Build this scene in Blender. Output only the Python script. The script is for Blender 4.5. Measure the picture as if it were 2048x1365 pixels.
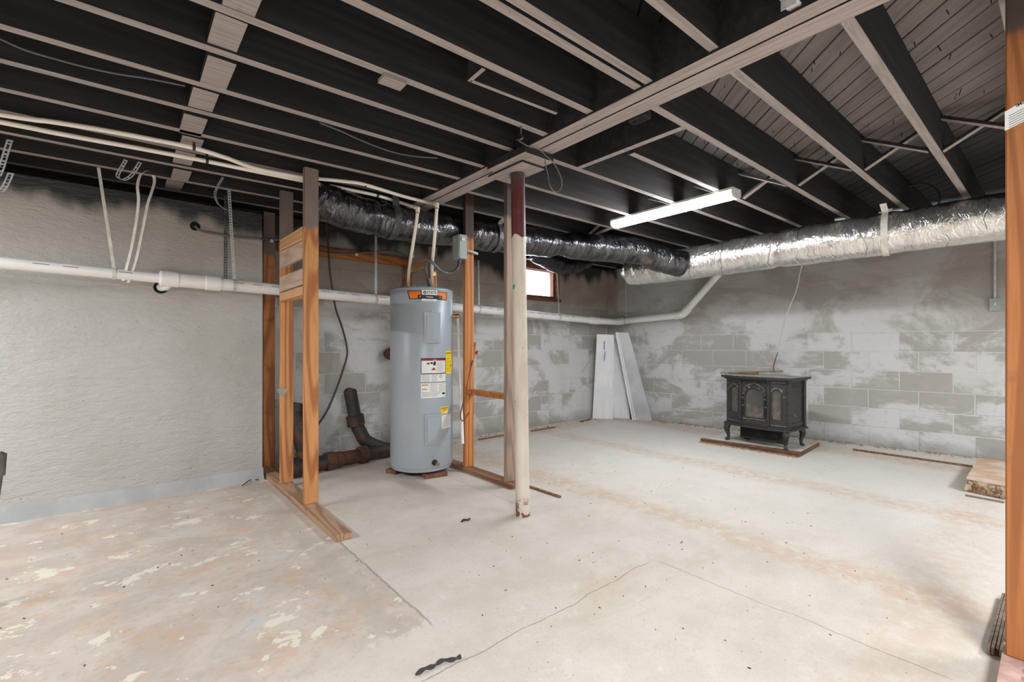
import bpy, bmesh, math, random
from mathutils import Vector, Matrix, noise
random.seed(7)
S = bpy.context.scene
COL = S.collection
for o in list(bpy.data.objects): bpy.data.objects.remove(o)

# ------------------------------------------------------------------ camera, world, lamps, exposure
F_PX, CX, HY, CAM_H = 925.0, 1024.0, 690.0, 1.07
HEAD = math.atan((2115 - CX) / F_PX)                  # heading of the lens in plan
cam_d = bpy.data.cameras.new('camera'); cam = bpy.data.objects.new('camera', cam_d); COL.objects.link(cam)
cam.location = (0, 0, CAM_H); cam.rotation_euler = (math.pi / 2, 0, HEAD - math.pi / 2)
cam_d.sensor_width = 36; cam_d.lens = F_PX / 2048 * 36; cam_d.shift_y = (HY - 682.5) / 2048; cam_d.clip_start = .02
S.camera = cam
W = bpy.data.worlds.new('sky'); S.world = W; W.use_nodes = True
W.node_tree.nodes['Background'].inputs[0].default_value = (.86, .93, 1, 1)
W.node_tree.nodes['Background'].inputs[1].default_value = 6.0
S.view_settings.view_transform = 'Standard'; S.view_settings.look = 'None'
S.view_settings.gamma = 1; S.view_settings.use_curve_mapping = False; S.view_settings.exposure = 0.82

def lamp(name, loc, rot, sx, sy, power, color=(1, 1, 1)):
    d = bpy.data.lights.new(name, 'AREA'); d.shape = 'RECTANGLE'; d.size = sx; d.size_y = sy; d.energy = power; d.color = color
    o = bpy.data.objects.new(name, d); COL.objects.link(o); o.location = loc; o.rotation_euler = rot
lamp('ceiling_lamp_left', (-1.9, 3.0, 2.16), (0, 0, math.pi / 2), 1.2, .14, 48, (.97, .985, 1))
lamp('ceiling_lamp_behind', (.1, -1.1, 2.16), (0, 0, 0), 1.2, .6, 95, (.97, .985, 1))
lamp('added_fill_lamp_right', (3.9, -1.6, 2.16), (0, 0, 0), 1.2, .6, 52, (.97, .985, 1))  # unseen fill lamp, added to brighten the right side
LED_STRENGTH = 44.0

# ------------------------------------------------------------------ camera-free measuring helpers
FW = Vector((math.cos(HEAD), math.sin(HEAD), 0)); RT = Vector((math.sin(HEAD), -math.cos(HEAD), 0))
def ray(px, py): return FW + RT * ((px - CX) / F_PX) + Vector((0, 0, (HY - py) / F_PX))
EYE = Vector((0, 0, CAM_H))
def at(px, py, x=None, y=None, z=None, d=None):
    r = ray(px, py)
    if z is not None: t = (z - CAM_H) / r.z
    elif y is not None: t = y / r.y
    elif x is not None: t = x / r.x
    else: t = d
    return EYE + r * t
WR_O = Vector((5.65, 4.42, 0)); WR_D = (Vector((6.19, .30, 0)) - WR_O).normalized(); WR_N = Vector((WR_D.y, -WR_D.x, 0))
if WR_N.x > 0: WR_N = -WR_N
def atw(px, py, off=0.0):                              # on the right wall, off metres into the room
    r = ray(px, py); o = WR_O + WR_N * off
    t = (o - EYE).dot(WR_N) / r.dot(WR_N)
    return EYE + r * t
def wr(s, off, z): return WR_O + WR_D * s + WR_N * off + Vector((0, 0, z))

# ------------------------------------------------------------------ materials
def lin(c):
    if isinstance(c, str):
        c = c.lstrip('#'); c = [int(c[i:i + 2], 16) / 255 for i in (0, 2, 4)]
    return tuple(x / 12.92 if x <= .04045 else ((x + .055) / 1.055) ** 2.4 for x in c) + (1,)
class NT:
    def __init__(s, name):
        s.m = bpy.data.materials.new(name); s.m.use_nodes = True; s.t = s.m.node_tree; s.n = s.t.nodes; s.l = s.t.links
        s.b = s.n['Principled BSDF']; s._pos = None; s._obj = None
    def new(s, typ, **kw):
        n = s.n.new(typ)
        for k, v in kw.items(): setattr(n, k, v)
        return n
    def put(s, sock, v):
        if hasattr(v, 'is_output') or isinstance(v, bpy.types.NodeSocket): s.l.new(v, sock)
        else: sock.default_value = v
    def pos(s):
        if not s._pos: s._pos = s.new('ShaderNodeNewGeometry').outputs['Position']
        return s._pos
    def obj(s, rnd=True):
        if not s._obj:
            tc = s.new('ShaderNodeTexCoord').outputs['Object']
            if rnd:
                oi = s.new('ShaderNodeObjectInfo').outputs['Random']
                s._obj = s.vmath('ADD', tc, s.vscale(s.comb(oi, oi, oi), 37.0))
            else: s._obj = tc
        return s._obj
    def rnd(s): return s.new('ShaderNodeObjectInfo').outputs['Random']
    def comb(s, x, y, z):
        n = s.new('ShaderNodeCombineXYZ'); s.put(n.inputs[0], x); s.put(n.inputs[1], y); s.put(n.inputs[2], z); return n.outputs[0]
    def sep(s, v):
        n = s.new('ShaderNodeSeparateXYZ'); s.put(n.inputs[0], v); return n.outputs
    def vmath(s, op, a, b):
        n = s.new('ShaderNodeVectorMath', operation=op); s.put(n.inputs[0], a); s.put(n.inputs[1], b); return n.outputs[0]
    def vscale(s, a, f):
        n = s.new('ShaderNodeVectorMath', operation='SCALE'); s.put(n.inputs[0], a); s.put(n.inputs['Scale'], f); return n.outputs[0]
    def stretch(s, v, sc): return s.vmath('MULTIPLY', v, sc)
    def noise(s, v, scale, detail=4, rough=.55, dist=0.0):
        n = s.new('ShaderNodeTexNoise'); s.put(n.inputs['Vector'], v); n.inputs['Scale'].default_value = scale
        n.inputs['Detail'].default_value = detail; n.inputs['Roughness'].default_value = rough; n.inputs['Distortion'].default_value = dist
        return n.outputs['Fac']
    def vor(s, v, scale, feature='F1'):
        n = s.new('ShaderNodeTexVoronoi', feature=feature); s.put(n.inputs['Vector'], v); n.inputs['Scale'].default_value = scale
        return n.outputs['Distance']
    def math(s, op, a, b=0.0, c=0.0, clamp=False):
        n = s.new('ShaderNodeMath', operation=op, use_clamp=clamp); s.put(n.inputs[0], a); s.put(n.inputs[1], b); s.put(n.inputs[2], c); return n.outputs[0]
    def ramp(s, f, lo, hi):                           # smooth 0..1 between lo and hi (hi < lo inverts)
        n = s.new('ShaderNodeMapRange', interpolation_type='SMOOTHSTEP'); s.put(n.inputs[0], f)
        if lo <= hi: n.inputs[1].default_value = lo; n.inputs[2].default_value = hi; n.inputs[3].default_value = 0; n.inputs[4].default_value = 1
        else: n.inputs[1].default_value = hi; n.inputs[2].default_value = lo; n.inputs[3].default_value = 1; n.inputs[4].default_value = 0
        return n.outputs[0]
    def mix(s, f, a, b):
        n = s.new('ShaderNodeMix', data_type='RGBA'); s.put(n.inputs[0], f); s.put(n.inputs[6], lin(a) if isinstance(a, str) else a)
        s.put(n.inputs[7], lin(b) if isinstance(b, str) else b); return n.outputs[2]
    def color(s, c): s.put(s.b.inputs['Base Color'], lin(c) if isinstance(c, str) else c)
    def set(s, rough=.6, metal=0.0, spec=.5):
        s.put(s.b.inputs['Roughness'], rough); s.put(s.b.inputs['Metallic'], metal); s.b.inputs['Specular IOR Level'].default_value = spec
    def bump(s, h, strength=.3, dist=.01):
        n = s.new('ShaderNodeBump'); s.put(n.inputs['Height'], h); n.inputs['Strength'].default_value = strength; n.inputs['Distance'].default_value = dist
        s.l.new(n.outputs[0], s.b.inputs['Normal'])

def simple(name, c1, c2=None, scale=8, rough=.55, metal=0., bump=0., bs=60, spec=.5, lo=.35, hi=.65, dist=.004):
    t = NT(name); v = t.obj()
    if c2: t.color(t.mix(t.ramp(t.noise(v, scale, 5), lo, hi), c1, c2))
    else: t.color(c1)
    t.set(rough, metal, spec)
    if bump: t.bump(t.noise(v, bs, 4), bump, dist)
    return t.m

def wood(name, c1, c2, axis='z', rough=.65, over=None, bump=.15, spots=None, ring=26, hi=.75):
    """grain stretched along axis; over = (z, colour, slope) lays overspray paint above a height"""
    t = NT(name); v = t.obj()
    st = {'x': (.06, 1, 1), 'y': (1, .06, 1), 'z': (1, 1, .06)}[axis]
    sv = t.stretch(v, st)
    warp = t.noise(sv, 9, 2, .5, .6)
    rings = t.math('SINE', t.math('MULTIPLY', t.math('ADD', t.noise(sv, 5.0, 1), t.math('MULTIPLY', warp, .12)), ring * 3.2))
    g = t.ramp(rings, -.4, 1.0)
    fine = t.noise(t.stretch(v, tuple(x if x < 1 else 1 for x in st)), 120, 3)
    col = t.mix(t.math('MULTIPLY', g, hi), c1, c2)
    col = t.mix(t.math('MULTIPLY', t.ramp(fine, .4, .75), .35), col, c2)
    if spots:
        col = t.mix(t.math('MULTIPLY', t.ramp(t.noise(t.obj(), 7, 4), .58, .72), .8), col, spots)
    if over:
        z, c, slope = over
        p = t.sep(t.pos())
        h = t.math('ADD', p[2], t.math('MULTIPLY', t.noise(t.pos(), 5, 3), .12))
        h = t.math('ADD', h, t.math('MULTIPLY', t.math('ADD', p[0], 0), slope[0]))
        h = t.math('ADD', h, t.math('MULTIPLY', t.math('ADD', p[1], 0), slope[1]))
        col = t.mix(t.math('MULTIPLY', t.ramp(h, z, z + .05), .93), col, c)
    t.color(col); t.set(rough); t.bump(rings, bump, .002)
    return t.m

M = {}
# floor: painted slab with a stripped patch on the left
t = NT('concrete_floor'); p = t.pos(); X, Y, Z = t.sep(p)
nz = t.noise(p, 3.5, 6, .65); nf = t.noise(p, 14, 6, .7)
base = t.mix(t.ramp(nz, .35, .68), '#DAD2C8', '#CFC6BB')
base = t.mix(t.math('MULTIPLY', t.ramp(t.noise(t.stretch(p, (.5, 1.6, 1)), 1.6, 5, .7, .6), .54, .7), .5), base, '#CDB6A0')
base = t.mix(t.math('MULTIPLY', t.ramp(X, 2.2, 4.2), .65), base, '#E3E0DA')
base = t.mix(t.math('MULTIPLY', t.ramp(t.noise(p, 70, 4, .7), .48, .68), .30), base, '#BBB1A6')
base = t.mix(t.math('MULTIPLY', t.ramp(t.noise(t.stretch(p, (1, 1.5, 1)), 6, 6, .75), .55, .68), .35), base, '#C4BDB4')
base = t.mix(t.math('MULTIPLY', t.ramp(t.noise(t.vmath('ADD', p, (8, 8, 0)), 9, 6, .75), .60, .66), .3), base, '#EEEBE6')
def band(axis, c, w, amp=.25):
    d = t.math('ABSOLUTE', t.math('SUBTRACT', t.math('ADD', axis, t.math('MULTIPLY', t.math('SUBTRACT', t.noise(p, 2.2, 4, .6), .5), amp)), c))
    return t.ramp(d, w, w * .25)
for ax, c, w, k in ((X, 2.62, .17, .5), (X, 4.0, .2, .45), (Y, 4.2, .26, .5), (X, 5.5, .24, .5), (Y, .35, .2, .3)):
    mk = t.math('MULTIPLY', band(ax, c, w), t.math('MULTIPLY', t.ramp(nf, .30, .62), k))
    base = t.mix(mk, base, '#C7A78C')
# grit specks
sp = t.ramp(t.vor(p, 26), .10, .05)
sp = t.math('MULTIPLY', sp, t.ramp(t.noise(p, 5, 3), .5, .62))
base = t.mix(t.math('MULTIPLY', sp, .8), base, '#857D74')
sp2 = t.math('MULTIPLY', t.ramp(t.vor(p, 75), .18, .08), t.ramp(t.noise(t.vmath('ADD', p, (3, 1, 0)), 3, 3), .5, .65))
base = t.mix(t.math('MULTIPLY', sp2, .55), base, '#A39B92')
# stripped patch
lx = t.math('ADD', X, t.math('MULTIPLY', t.math('SUBTRACT', nf, .5), .03))
ly = t.math('ADD', Y, t.math('MULTIPLY', t.math('SUBTRACT', t.noise(p, 7, 5, .7), .5), .22))
left = t.math('MULTIPLY', t.ramp(lx, .915, .905), t.ramp(ly, 1.56, 1.58))
sv = t.stretch(p, (1, 1.2, 1)); n1 = t.noise(sv, 3.2, 7, .72, .4); n2 = t.noise(t.vmath('ADD', sv, (5, 2, 0)), 4.5, 7, .75, .3); n3 = t.noise(t.vmath('ADD', sv, (1, 9, 0)), 5.0, 9, .68, .15)
lc = t.mix(t.ramp(n1, .38, .62), '#D2C6BB', '#C2B4A9')
lc = t.mix(t.math('MULTIPLY', t.ramp(n2, .53, .66), .6), lc, '#D2AC8A')
lc = t.mix(t.math('MULTIPLY', t.ramp(n2, .44, .34), .6), lc, '#C4CACB')
lc = t.mix(t.math('MULTIPLY', t.ramp(t.noise(p, 30, 5, .7), .52, .66), .35), lc, '#A89C90')
lc = t.mix(t.ramp(n3, .585, .597), lc, '#E6DFD0')
lc = t.mix(t.math('MULTIPLY', t.math('MULTIPLY', t.ramp(lx, .72, .74), t.ramp(lx, .83, .81)), .45), lc, '#B9B2A8')
base = t.mix(left, base, lc)
# hairline cracks / slab joints
def crack(ax, c, lo, hi, al, wd=.004, amp=.07):
    d = t.math('ABSOLUTE', t.math('SUBTRACT', t.math('ADD', ax, t.math('MULTIPLY', t.math('SUBTRACT', t.noise(p, 4, 6, .6), .5), amp)), c))
    m = t.ramp(d, wd, wd * .3)
    return t.math('MULTIPLY', m, t.math('MULTIPLY', t.ramp(al, lo, lo + .05), t.ramp(al, hi, hi - .05)))
ck = t.math('MAXIMUM', crack(Y, 1.30, .5, 2.0, X), crack(X, 2.03, .2, 1.3, Y))
ck = t.math('MAXIMUM', ck, crack(X, 2.03, 2.3, 3.4, Y, .003, .01))
ck = t.math('MAXIMUM', ck, t.math('MULTIPLY', t.ramp(t.math('ABSOLUTE', t.math('SUBTRACT', lx, .91)), .008, .002), t.ramp(Y, 1.5, 1.6)))
base = t.mix(t.math('MULTIPLY', ck, .6), base, '#8B8176')
t.color(base); t.set(t.math('ADD', .5, t.math('MULTIPLY', nf, .3)), 0, .35)
hgt = t.math('ADD', t.math('MULTIPLY', t.noise(p, 40, 6, .7), .5), t.math('MULTIPLY', t.math('SUBTRACT', 1, ck), .8))
hgt = t.math('ADD', hgt, t.math('MULTIPLY', t.math('MULTIPLY', left, t.ramp(n3, .60, .615)), .5))
t.bump(hgt, .35, .006); M['floor'] = t.m

def overspray(t, col, z0, z1, c='#1D1C1D', amp=.22, k=.94):
    p = t.pos(); z = t.sep(p)[2]
    h = t.math('ADD', z, t.math('MULTIPLY', t.math('SUBTRACT', t.noise(t.stretch(p, (1, 1, .4)), 2.6, 3, .55), .5), amp * 2))
    return t.mix(t.math('MULTIPLY', t.ramp(h, z0, z1), k), col, c)

# parged, glossy-painted left wall
t = NT('parged_wall_paint'); p = t.pos()
n = t.noise(p, 1.4, 5, .6)
col = t.mix(t.ramp(n, .35, .7), '#C0BFBB', '#B5B3AD')
zz = t.sep(p)[2]
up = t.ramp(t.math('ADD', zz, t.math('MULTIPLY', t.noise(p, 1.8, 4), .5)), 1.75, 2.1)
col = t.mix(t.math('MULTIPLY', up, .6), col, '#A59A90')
col = t.mix(t.math('MULTIPLY', t.ramp(t.vor(p, 9), .045, .02), .8), col, '#57524C')
col = overspray(t, col, 1.93, 2.05, amp=.26)
t.color(col); t.set(.3, 0, .5)
ws = t.noise(t.stretch(p, (.9, .9, 2.2)), 16, 6, .62, .5); ws2 = t.noise(t.stretch(p, (.7, .7, 2.6)), 4.2, 4, .6, .8)
t.bump(t.math('ADD', t.math('ADD', t.math('MULTIPLY', ws, .8), t.math('MULTIPLY', ws2, .7)), t.math('MULTIPLY', t.noise(t.stretch(p, (1, 1, 1.6)), 60, 3), .3)), .6, .018); M['parge'] = t.m

def masonry(name, joint=False, parge=False):
    t = NT(name); p = t.pos(); X, Y, Z = t.sep(p)
    n1 = t.noise(p, 2.3, 6, .62, .4); n2 = t.noise(p, 5.5, 6, .65, .3)
    white, grey = '#D6D6D5', '#B1AEA8'
    blot = t.noise(t.stretch(p, (1, 1, 1.5)), 1.3, 6, .66, .5)
    f = t.ramp(blot, .44, .57)
    if not joint and not parge:
        f = t.ramp(t.math('ADD', blot, t.math('MULTIPLY', t.math('SUBTRACT', t.rnd(), .5), .13)), .45, .55)
    if joint: f = t.math('MULTIPLY', f, .35)
    col = t.mix(f, white, grey)
    col = t.mix(t.math('MULTIPLY', t.ramp(n1, .5, .7), .45), col, '#C6C4BF')
    col = t.mix(t.math('MULTIPLY', t.ramp(n2, .58, .72), .4), col, '#B5B0A7')
    col = t.mix(t.math('MULTIPLY', t.ramp(t.noise(p, 22, 4), .6, .72), .25), col, '#938F87')
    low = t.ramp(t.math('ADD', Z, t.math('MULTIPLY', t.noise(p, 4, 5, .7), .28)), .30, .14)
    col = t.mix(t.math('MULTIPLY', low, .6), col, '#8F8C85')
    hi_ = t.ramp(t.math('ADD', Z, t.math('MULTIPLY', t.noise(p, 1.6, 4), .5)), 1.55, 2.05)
    col = t.mix(t.math('MULTIPLY', hi_, .6), col, '#98928A')  # upper wall darkened in the colour, mostly shade painted in
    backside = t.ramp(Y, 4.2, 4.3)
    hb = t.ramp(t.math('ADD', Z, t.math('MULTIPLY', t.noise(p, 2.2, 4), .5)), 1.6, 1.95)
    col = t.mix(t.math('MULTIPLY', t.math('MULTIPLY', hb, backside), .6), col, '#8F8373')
    col = t.mix(t.math('MULTIPLY', t.ramp(t.vor(p, 14), .05, .02), .7), col, '#5B564F')
    col = t.mix(backside, col, overspray(t, col, 1.93, 2.10, amp=.3))
    t.color(col); t.set(.7, 0, .35)
    t.bump(t.math('ADD', t.noise(p, 55, 5, .7), t.math('MULTIPLY', t.noise(t.stretch(p, (1, 1, 2)), 9, 4), 1.2)), .42, .008)
    return t.m
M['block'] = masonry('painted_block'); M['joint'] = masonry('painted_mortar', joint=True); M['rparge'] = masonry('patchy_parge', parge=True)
M['cove'] = simple('grey_cove', '#B4B6B7', '#A6A7A6', 4, .55, bump=.4, bs=22, dist=.01)
M['plainwall'] = simple('far_wall_paint', '#C4C1BA', '#B4B0A8', 2, .7)

# timber
def taupe_paint():
    t = NT('taupe_painted_wood'); v = t.obj(); sv = t.stretch(v, (.06, 1, 1))
    f = t.noise(sv, 70, 4)
    col = t.mix(t.ramp(f, .35, .7), '#A79D99', '#938A86')
    col = t.mix(t.math('MULTIPLY', t.ramp(t.noise(t.obj(), 9, 5, .7), .64, .7), .5), col, '#5E5450')
    t.color(col); t.set(.75, 0, .3); t.bump(f, .3, .003); return t.m
M['taupe'] = taupe_paint()
t = NT('taupe_painted_beam'); v = t.obj(); f = t.noise(t.stretch(v, (1, .05, 1)), 60, 4)
col = t.mix(t.ramp(f, .35, .7), '#ADA29E', '#978C87')
col = t.mix(t.math('MULTIPLY', t.ramp(t.noise(v, 8, 5, .7), .66, .7), .6), col, '#4F4642')
t.color(col); t.set(.75, 0, .3); t.bump(f, .5, .004); M['beam'] = t.m
t = NT('black_sprayed_wood'); v = t.obj(); g = t.noise(t.stretch(v, (.05, 1, 1)), 26, 3, .6, .4)
t.color(t.mix(t.ramp(g, .4, .75), '#2B2929', '#3D3735')); t.set(.7, 0, .3); t.bump(g, .2, .003); M['black_wood'] = t.m
M['brown_black_wood'] = simple('dark_brown_wood', '#2A2220', '#382D29', 6, .75)
t = NT('taupe_sheathing'); v = t.obj(); g = t.noise(t.stretch(v, (.05, 1, 1)), 40, 3)
col = t.mix(t.ramp(g, .35, .75), '#8A817D', '#78706C')
pp = t.sep(t.pos())
# black spray and painted-in shade darken boards by right wall and left of lamp
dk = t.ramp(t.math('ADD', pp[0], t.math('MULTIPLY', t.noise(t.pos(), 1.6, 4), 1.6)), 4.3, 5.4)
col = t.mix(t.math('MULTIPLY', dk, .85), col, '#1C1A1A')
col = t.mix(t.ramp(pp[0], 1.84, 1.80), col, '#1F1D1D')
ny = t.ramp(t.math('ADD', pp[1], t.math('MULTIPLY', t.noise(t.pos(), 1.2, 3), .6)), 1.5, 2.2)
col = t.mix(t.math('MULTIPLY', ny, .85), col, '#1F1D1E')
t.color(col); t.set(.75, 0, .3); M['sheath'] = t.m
OR1, OR2 = '#D79A62', '#9E5B2B'
M['stud'] = wood('pine_stud_oversprayed', OR1, OR2, 'z', over=(2.06, '#7B716C', (.0, .06)))
M['stud_r'] = wood('pine_stud_dark_top', '#CF8A50', '#9F5B2B', 'z', over=(2.00, '#312C2B', (.0, .0)))
M['stud_b'] = wood('pine_stud_wall', '#C58248', '#8C4F26', 'z', over=(1.86, '#6F6762', (.0, .0)), spots='#6B3A1C')
M['rail'] = wood('pine_rail', '#BF763C', '#96582B', 'x', over=(2.0, '#2A2625', (0, 0)))
M['brace'] = wood('pine_brace', '#DDAE7E', '#C08E5C', 'y', spots='#B3A397')
M['brace_gray'] = wood('pine_brace_weathered', '#CFB6A2', '#B79A86', 'y', spots='#A08C80')
M['sill'] = wood('weathered_sill', '#B89678', '#8D6A50', 'y', spots='#7D5C48')
M['sill_r'] = wood('brown_sill', '#9C7257', '#744E38', 'y', spots='#B89C88')
M['greystud'] = wood('grey_weathered_stud', '#AE9686', '#8A7567', 'z', over=(2.05, '#55494A', (0, 0)))
M['post'] = wood('orange_foreground_post', '#AC6C3B', '#854D25', 'z', over=(2.10, '#4A4341', (0, 0)), spots='#8E5931')
M['oldwood'] = wood('old_grey_wood', '#8B7A6C', '#5F4F44', 'y')
M['redblock'] = simple('red_brown_block', '#8A5B4A', '#6B4336', 12, .8, bump=.3)
M['stick'] = wood('brown_lath', '#8C6248', '#5B3E2D', 'x')
M['lath'] = wood('orange_lath', '#B0763F', '#7C5233', 'y')
# pipes, metal, foil
t = NT('white_pvc'); v = t.obj(); t.color(t.mix(t.ramp(t.noise(v, 6, 4), .5, .75), '#F6F5F3', '#E6E2DB')); t.set(.3); M['pvc'] = t.m
M['pvc_mark'] = simple('grey_pvc_print', '#77746F', rough=.6)
M['cpvc'] = simple('cream_cpvc', '#FBF5EC', '#F3EADD', 5, .35)
M['primer'] = simple('red_primer', '#A5533A', '#8E3F2C', 20, .5)
M['bracket'] = simple('dark_clip', '#2A2827', rough=.5)
t = NT('black_cast_iron'); v = t.obj(); t.color(t.mix(t.ramp(t.noise(v, 9, 6, .65), .48, .64), '#3A3836', '#5E3F30')); t.set(.55, .25); t.bump(t.noise(v, 60, 4), .35, .003); M['iron'] = t.m
t = NT('rusty_iron'); v = t.obj(); t.color(t.mix(t.ramp(t.noise(v, 8, 6, .65), .4, .62), '#6B4433', '#43342D')); t.set(.75, .1); t.bump(t.noise(v, 50, 5), .5, .004); M['rust'] = t.m
M['verdigris'] = simple('green_cleanout', '#6FA79A', '#4F8478', 14, .6)
def foil(name, c1, c2, axis, black_z=None, rough=.2, bump=.5, crink=1.0):
    """crinkles run round the duct: fine along its axis, long round its girth"""
    t = NT(name); p = t.pos()
    st = {'x': (30, 5, 5), 'y': (5, 30, 5)}[axis]; st2 = {'x': (9, 5, 5), 'y': (5, 9, 5)}[axis]
    w = t.vscale(t.comb(t.noise(p, 7, 3), t.noise(t.vmath('ADD', p, (4, 0, 0)), 7, 3), t.noise(t.vmath('ADD', p, (0, 4, 0)), 7, 3)), .12)
    pw = t.vmath('ADD', p, w)
    a = t.noise(t.stretch(pw, st), 1.0, 4, .55, .6); b = t.noise(t.stretch(pw, st2), 1.0, 3, .5, .8)
    fine = t.noise(t.stretch(pw, tuple(x * 2.2 for x in st)), 1.0, 2)
    ridg = t.math('ABSOLUTE', t.math('SUBTRACT', a, .5))
    col = t.mix(t.ramp(a, .3, .7), c1, c2)
    col = t.mix(t.math('MULTIPLY', t.ramp(t.noise(p, 3, 4), .62, .75), .3), col, '#A98F7A')
    rg = rough
    if black_z:
        h = t.math('ADD', t.sep(p)[2], t.math('MULTIPLY', t.math('SUBTRACT', t.noise(p, 6, 4), .5), .22))
        mk = t.ramp(h, black_z, black_z + .04)
        col = t.mix(t.math('MULTIPLY', mk, .88), col, '#1C1C1E'); rg = t.math('ADD', rough, t.math('MULTIPLY', mk, .3))
    ax_ = t.sep(p)[0 if axis == 'x' else 1]
    cr = t.ramp(t.math('ABSOLUTE', t.math('SINE', t.math('ADD', t.math('MULTIPLY', ax_, 13.5), t.math('MULTIPLY', t.noise(p, 2.6, 3), 3.2)))), .09, .0)
    cr = t.math('MULTIPLY', cr, t.ramp(t.noise(t.vmath('ADD', p, (7, 3, 1)), 4, 2), .42, .6))
    t.color(t.mix(t.math('MULTIPLY', cr, .35), col, '#5A5654')); t.set(rg, .9, .5)
    t.bump(t.math('SUBTRACT', t.math('ADD', t.math('ADD', t.math('MULTIPLY', ridg, 1.2 * crink), t.math('MULTIPLY', b, 1.1)), t.math('MULTIPLY', fine, .22)), t.math('MULTIPLY', cr, .7)), bump, .02)
    return t.m
M['foil'] = foil('silver_foil', '#F2F0EC', '#E0DEDB', 'y', 2.10, .24, .6)
M['foil_dark'] = foil('sooty_foil', '#737274', '#434245', 'x', None, .24, .55)
M['foil_black'] = foil('black_sprayed_foil', '#2E2D30', '#454548', 'x', None, .3, .5)
M['galv'] = simple('galvanised_steel', '#D2D3D5', '#BCBEC0', 30, .4, .15)
M['galv_dark'] = simple('sooty_steel_strap', '#6E6D6F', '#4F4E50', 20, .5, .5)
M['strap_white'] = simple('white_plastic_strap', '#ECE8E0', '#D8D2C8', 14, .55)
M['strap_grey'] = simple('grey_plastic_strap', '#8F857D', '#7A7069', 14, .6)
M['boxgrey'] = simple('grey_enamel_box', '#A9B2AE', '#9CA5A1', 4, .4)
M['conduit'] = simple('grey_flex_conduit', '#75767A', '#626367', 10, .35, .5)
M['cable_dark'] = simple('dark_cable', '#3B3837', rough=.55)
M['cable_grey'] = simple('grey_cable', '#6F6A68', rough=.5)
M['cable_brown'] = simple('brown_cable', '#4D3D33', rough=.6)
M['cable_white'] = simple('white_wire', '#C9C7C3', rough=.5)
M['cable_red'] = simple('red_wire', '#8C3F35', rough=.5)
M['cable_blue'] = simple('blue_wire', '#4D7FA6', rough=.5)
M['hole'] = simple('dark_hole', '#0B0A0A', rough=.9)
M['brass'] = simple('brass_fitting', '#C6A46A', '#A7824A', 20, .3, .8)
M['copper'] = simple('copper_fitting', '#A4643F', '#7E4A30', 20, .4, .7)
M['white_enamel'] = simple('white_enamel', '#E6E6E4', rough=.4)
t = NT('led_diffuser'); t.color('#FFFFFF'); t.put(t.b.inputs['Emission Color'], (.93, .97, 1, 1)); t.b.inputs['Emission Strength'].default_value = LED_STRENGTH; M['led'] = t.m
# heater
t = NT('heater_grey_enamel'); t.color(t.mix(t.ramp(t.noise(t.obj(), 3, 3), .3, .7), '#A7B1BA', '#A2ACB5')); t.set(.34, 0, .5); M['heater'] = t.m
M['heater_dark'] = simple('heater_underside', '#1D1D1E', rough=.8)
for k, c in dict(orange='#F07A1C', black='#141414', white='#EDEDEB', yellow='#F4D21E', red='#B3202B', ltgrey='#B9BCC0', textgrey='#8A8C8F', blue='#6475B8', green='#2E9A55', ink='#2B2B2D', rustlabel='#C8793F').items():
    M[k] = simple(k + '_print', c, rough=.45)
# column
t = NT('peeling_column_paint'); v = t.obj(False); p = t.pos(); z = t.sep(p)[2]
n = t.noise(p, 14, 5, .65)
cr = t.mix(t.ramp(t.noise(t.stretch(p, (1, 1, .3)), 9, 5), .4, .7), '#DAD0C4', '#C6B9AB')
cr = t.mix(t.ramp(t.noise(t.stretch(p, (1, 1, .6)), 34, 5, .7), .66, .70), cr, '#7D5A3F')
red = t.mix(t.ramp(n, .55, .7), '#5B2A27', '#6E3A34')
rz = t.math('ADD', z, t.math('MULTIPLY', t.noise(p, 16, 4, .6), .10))
c = t.mix(t.ramp(rz, 1.795, 1.80), cr, red)
c = t.mix(t.math('MULTIPLY', t.ramp(t.math('ADD', z, t.math('MULTIPLY', t.noise(p, 7, 3), .2)), 2.08, 2.24), .8), c, '#4B4646')
foot = t.math('MULTIPLY', t.ramp(z, .14, .05), t.ramp(t.noise(p, 18, 4), .47, .52))
c = t.mix(foot, c, '#7A4A40'); t.color(c); t.set(.5); t.bump(t.math('ADD', n, t.ramp(rz, 1.80, 1.795)), .3, .004); M['column'] = t.m
# stove
t = NT('black_cast_stove'); v = t.obj(); t.color(t.mix(t.ramp(t.noise(v, 30, 5), .5, .75), '#3A3A3B', '#565453')); t.set(.42, .35); t.bump(t.noise(v, 90, 4), .25, .002); M['stove'] = t.m
M['stove_in'] = simple('stove_soot', '#151414', '#25211F', 10, .9)
M['stove_edge'] = simple('pale_stove_edge', '#A9A7A3', '#6F6D6A', 40, .35, .6)  # paler grey for the stove mouldings and arch trim
M['stove_top'] = simple('dusty_stove_top', '#B9B4AC', '#8F8A83', 7, .5, .1)
M['log'] = simple('ceramic_log', '#B59A86', '#6A5950', 14, .9, bump=.8, bs=30, dist=.01)
M['ember'] = simple('ash_bed', '#8B8276', '#5C544C', 26, .95, bump=1., bs=60, dist=.008)
t = NT('dusty_glass'); t.color(t.mix(t.ramp(t.noise(t.obj(), 9, 4), .35, .7), '#98928C', '#7F7973')); t.set(.25); t.b.inputs['Alpha'].default_value = .26; M['glass_dusty'] = t.m
t = NT('frosted_window_glass'); t.color('#FFFFFF'); t.set(.3); t.b.inputs['Transmission Weight'].default_value = 1; t.b.inputs['IOR'].default_value = 1.05; M['glass'] = t.m
M['padtop'] = simple('white_hearth_board', '#DEDBD4', '#C8C3BA', 8, .6)
M['padedge'] = simple('brown_hearth_edge', '#8A6048', '#5E4436', 10, .7)
M['window_wood'] = wood('brown_window_wood', '#86543A', '#5C3725', 'x')
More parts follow.
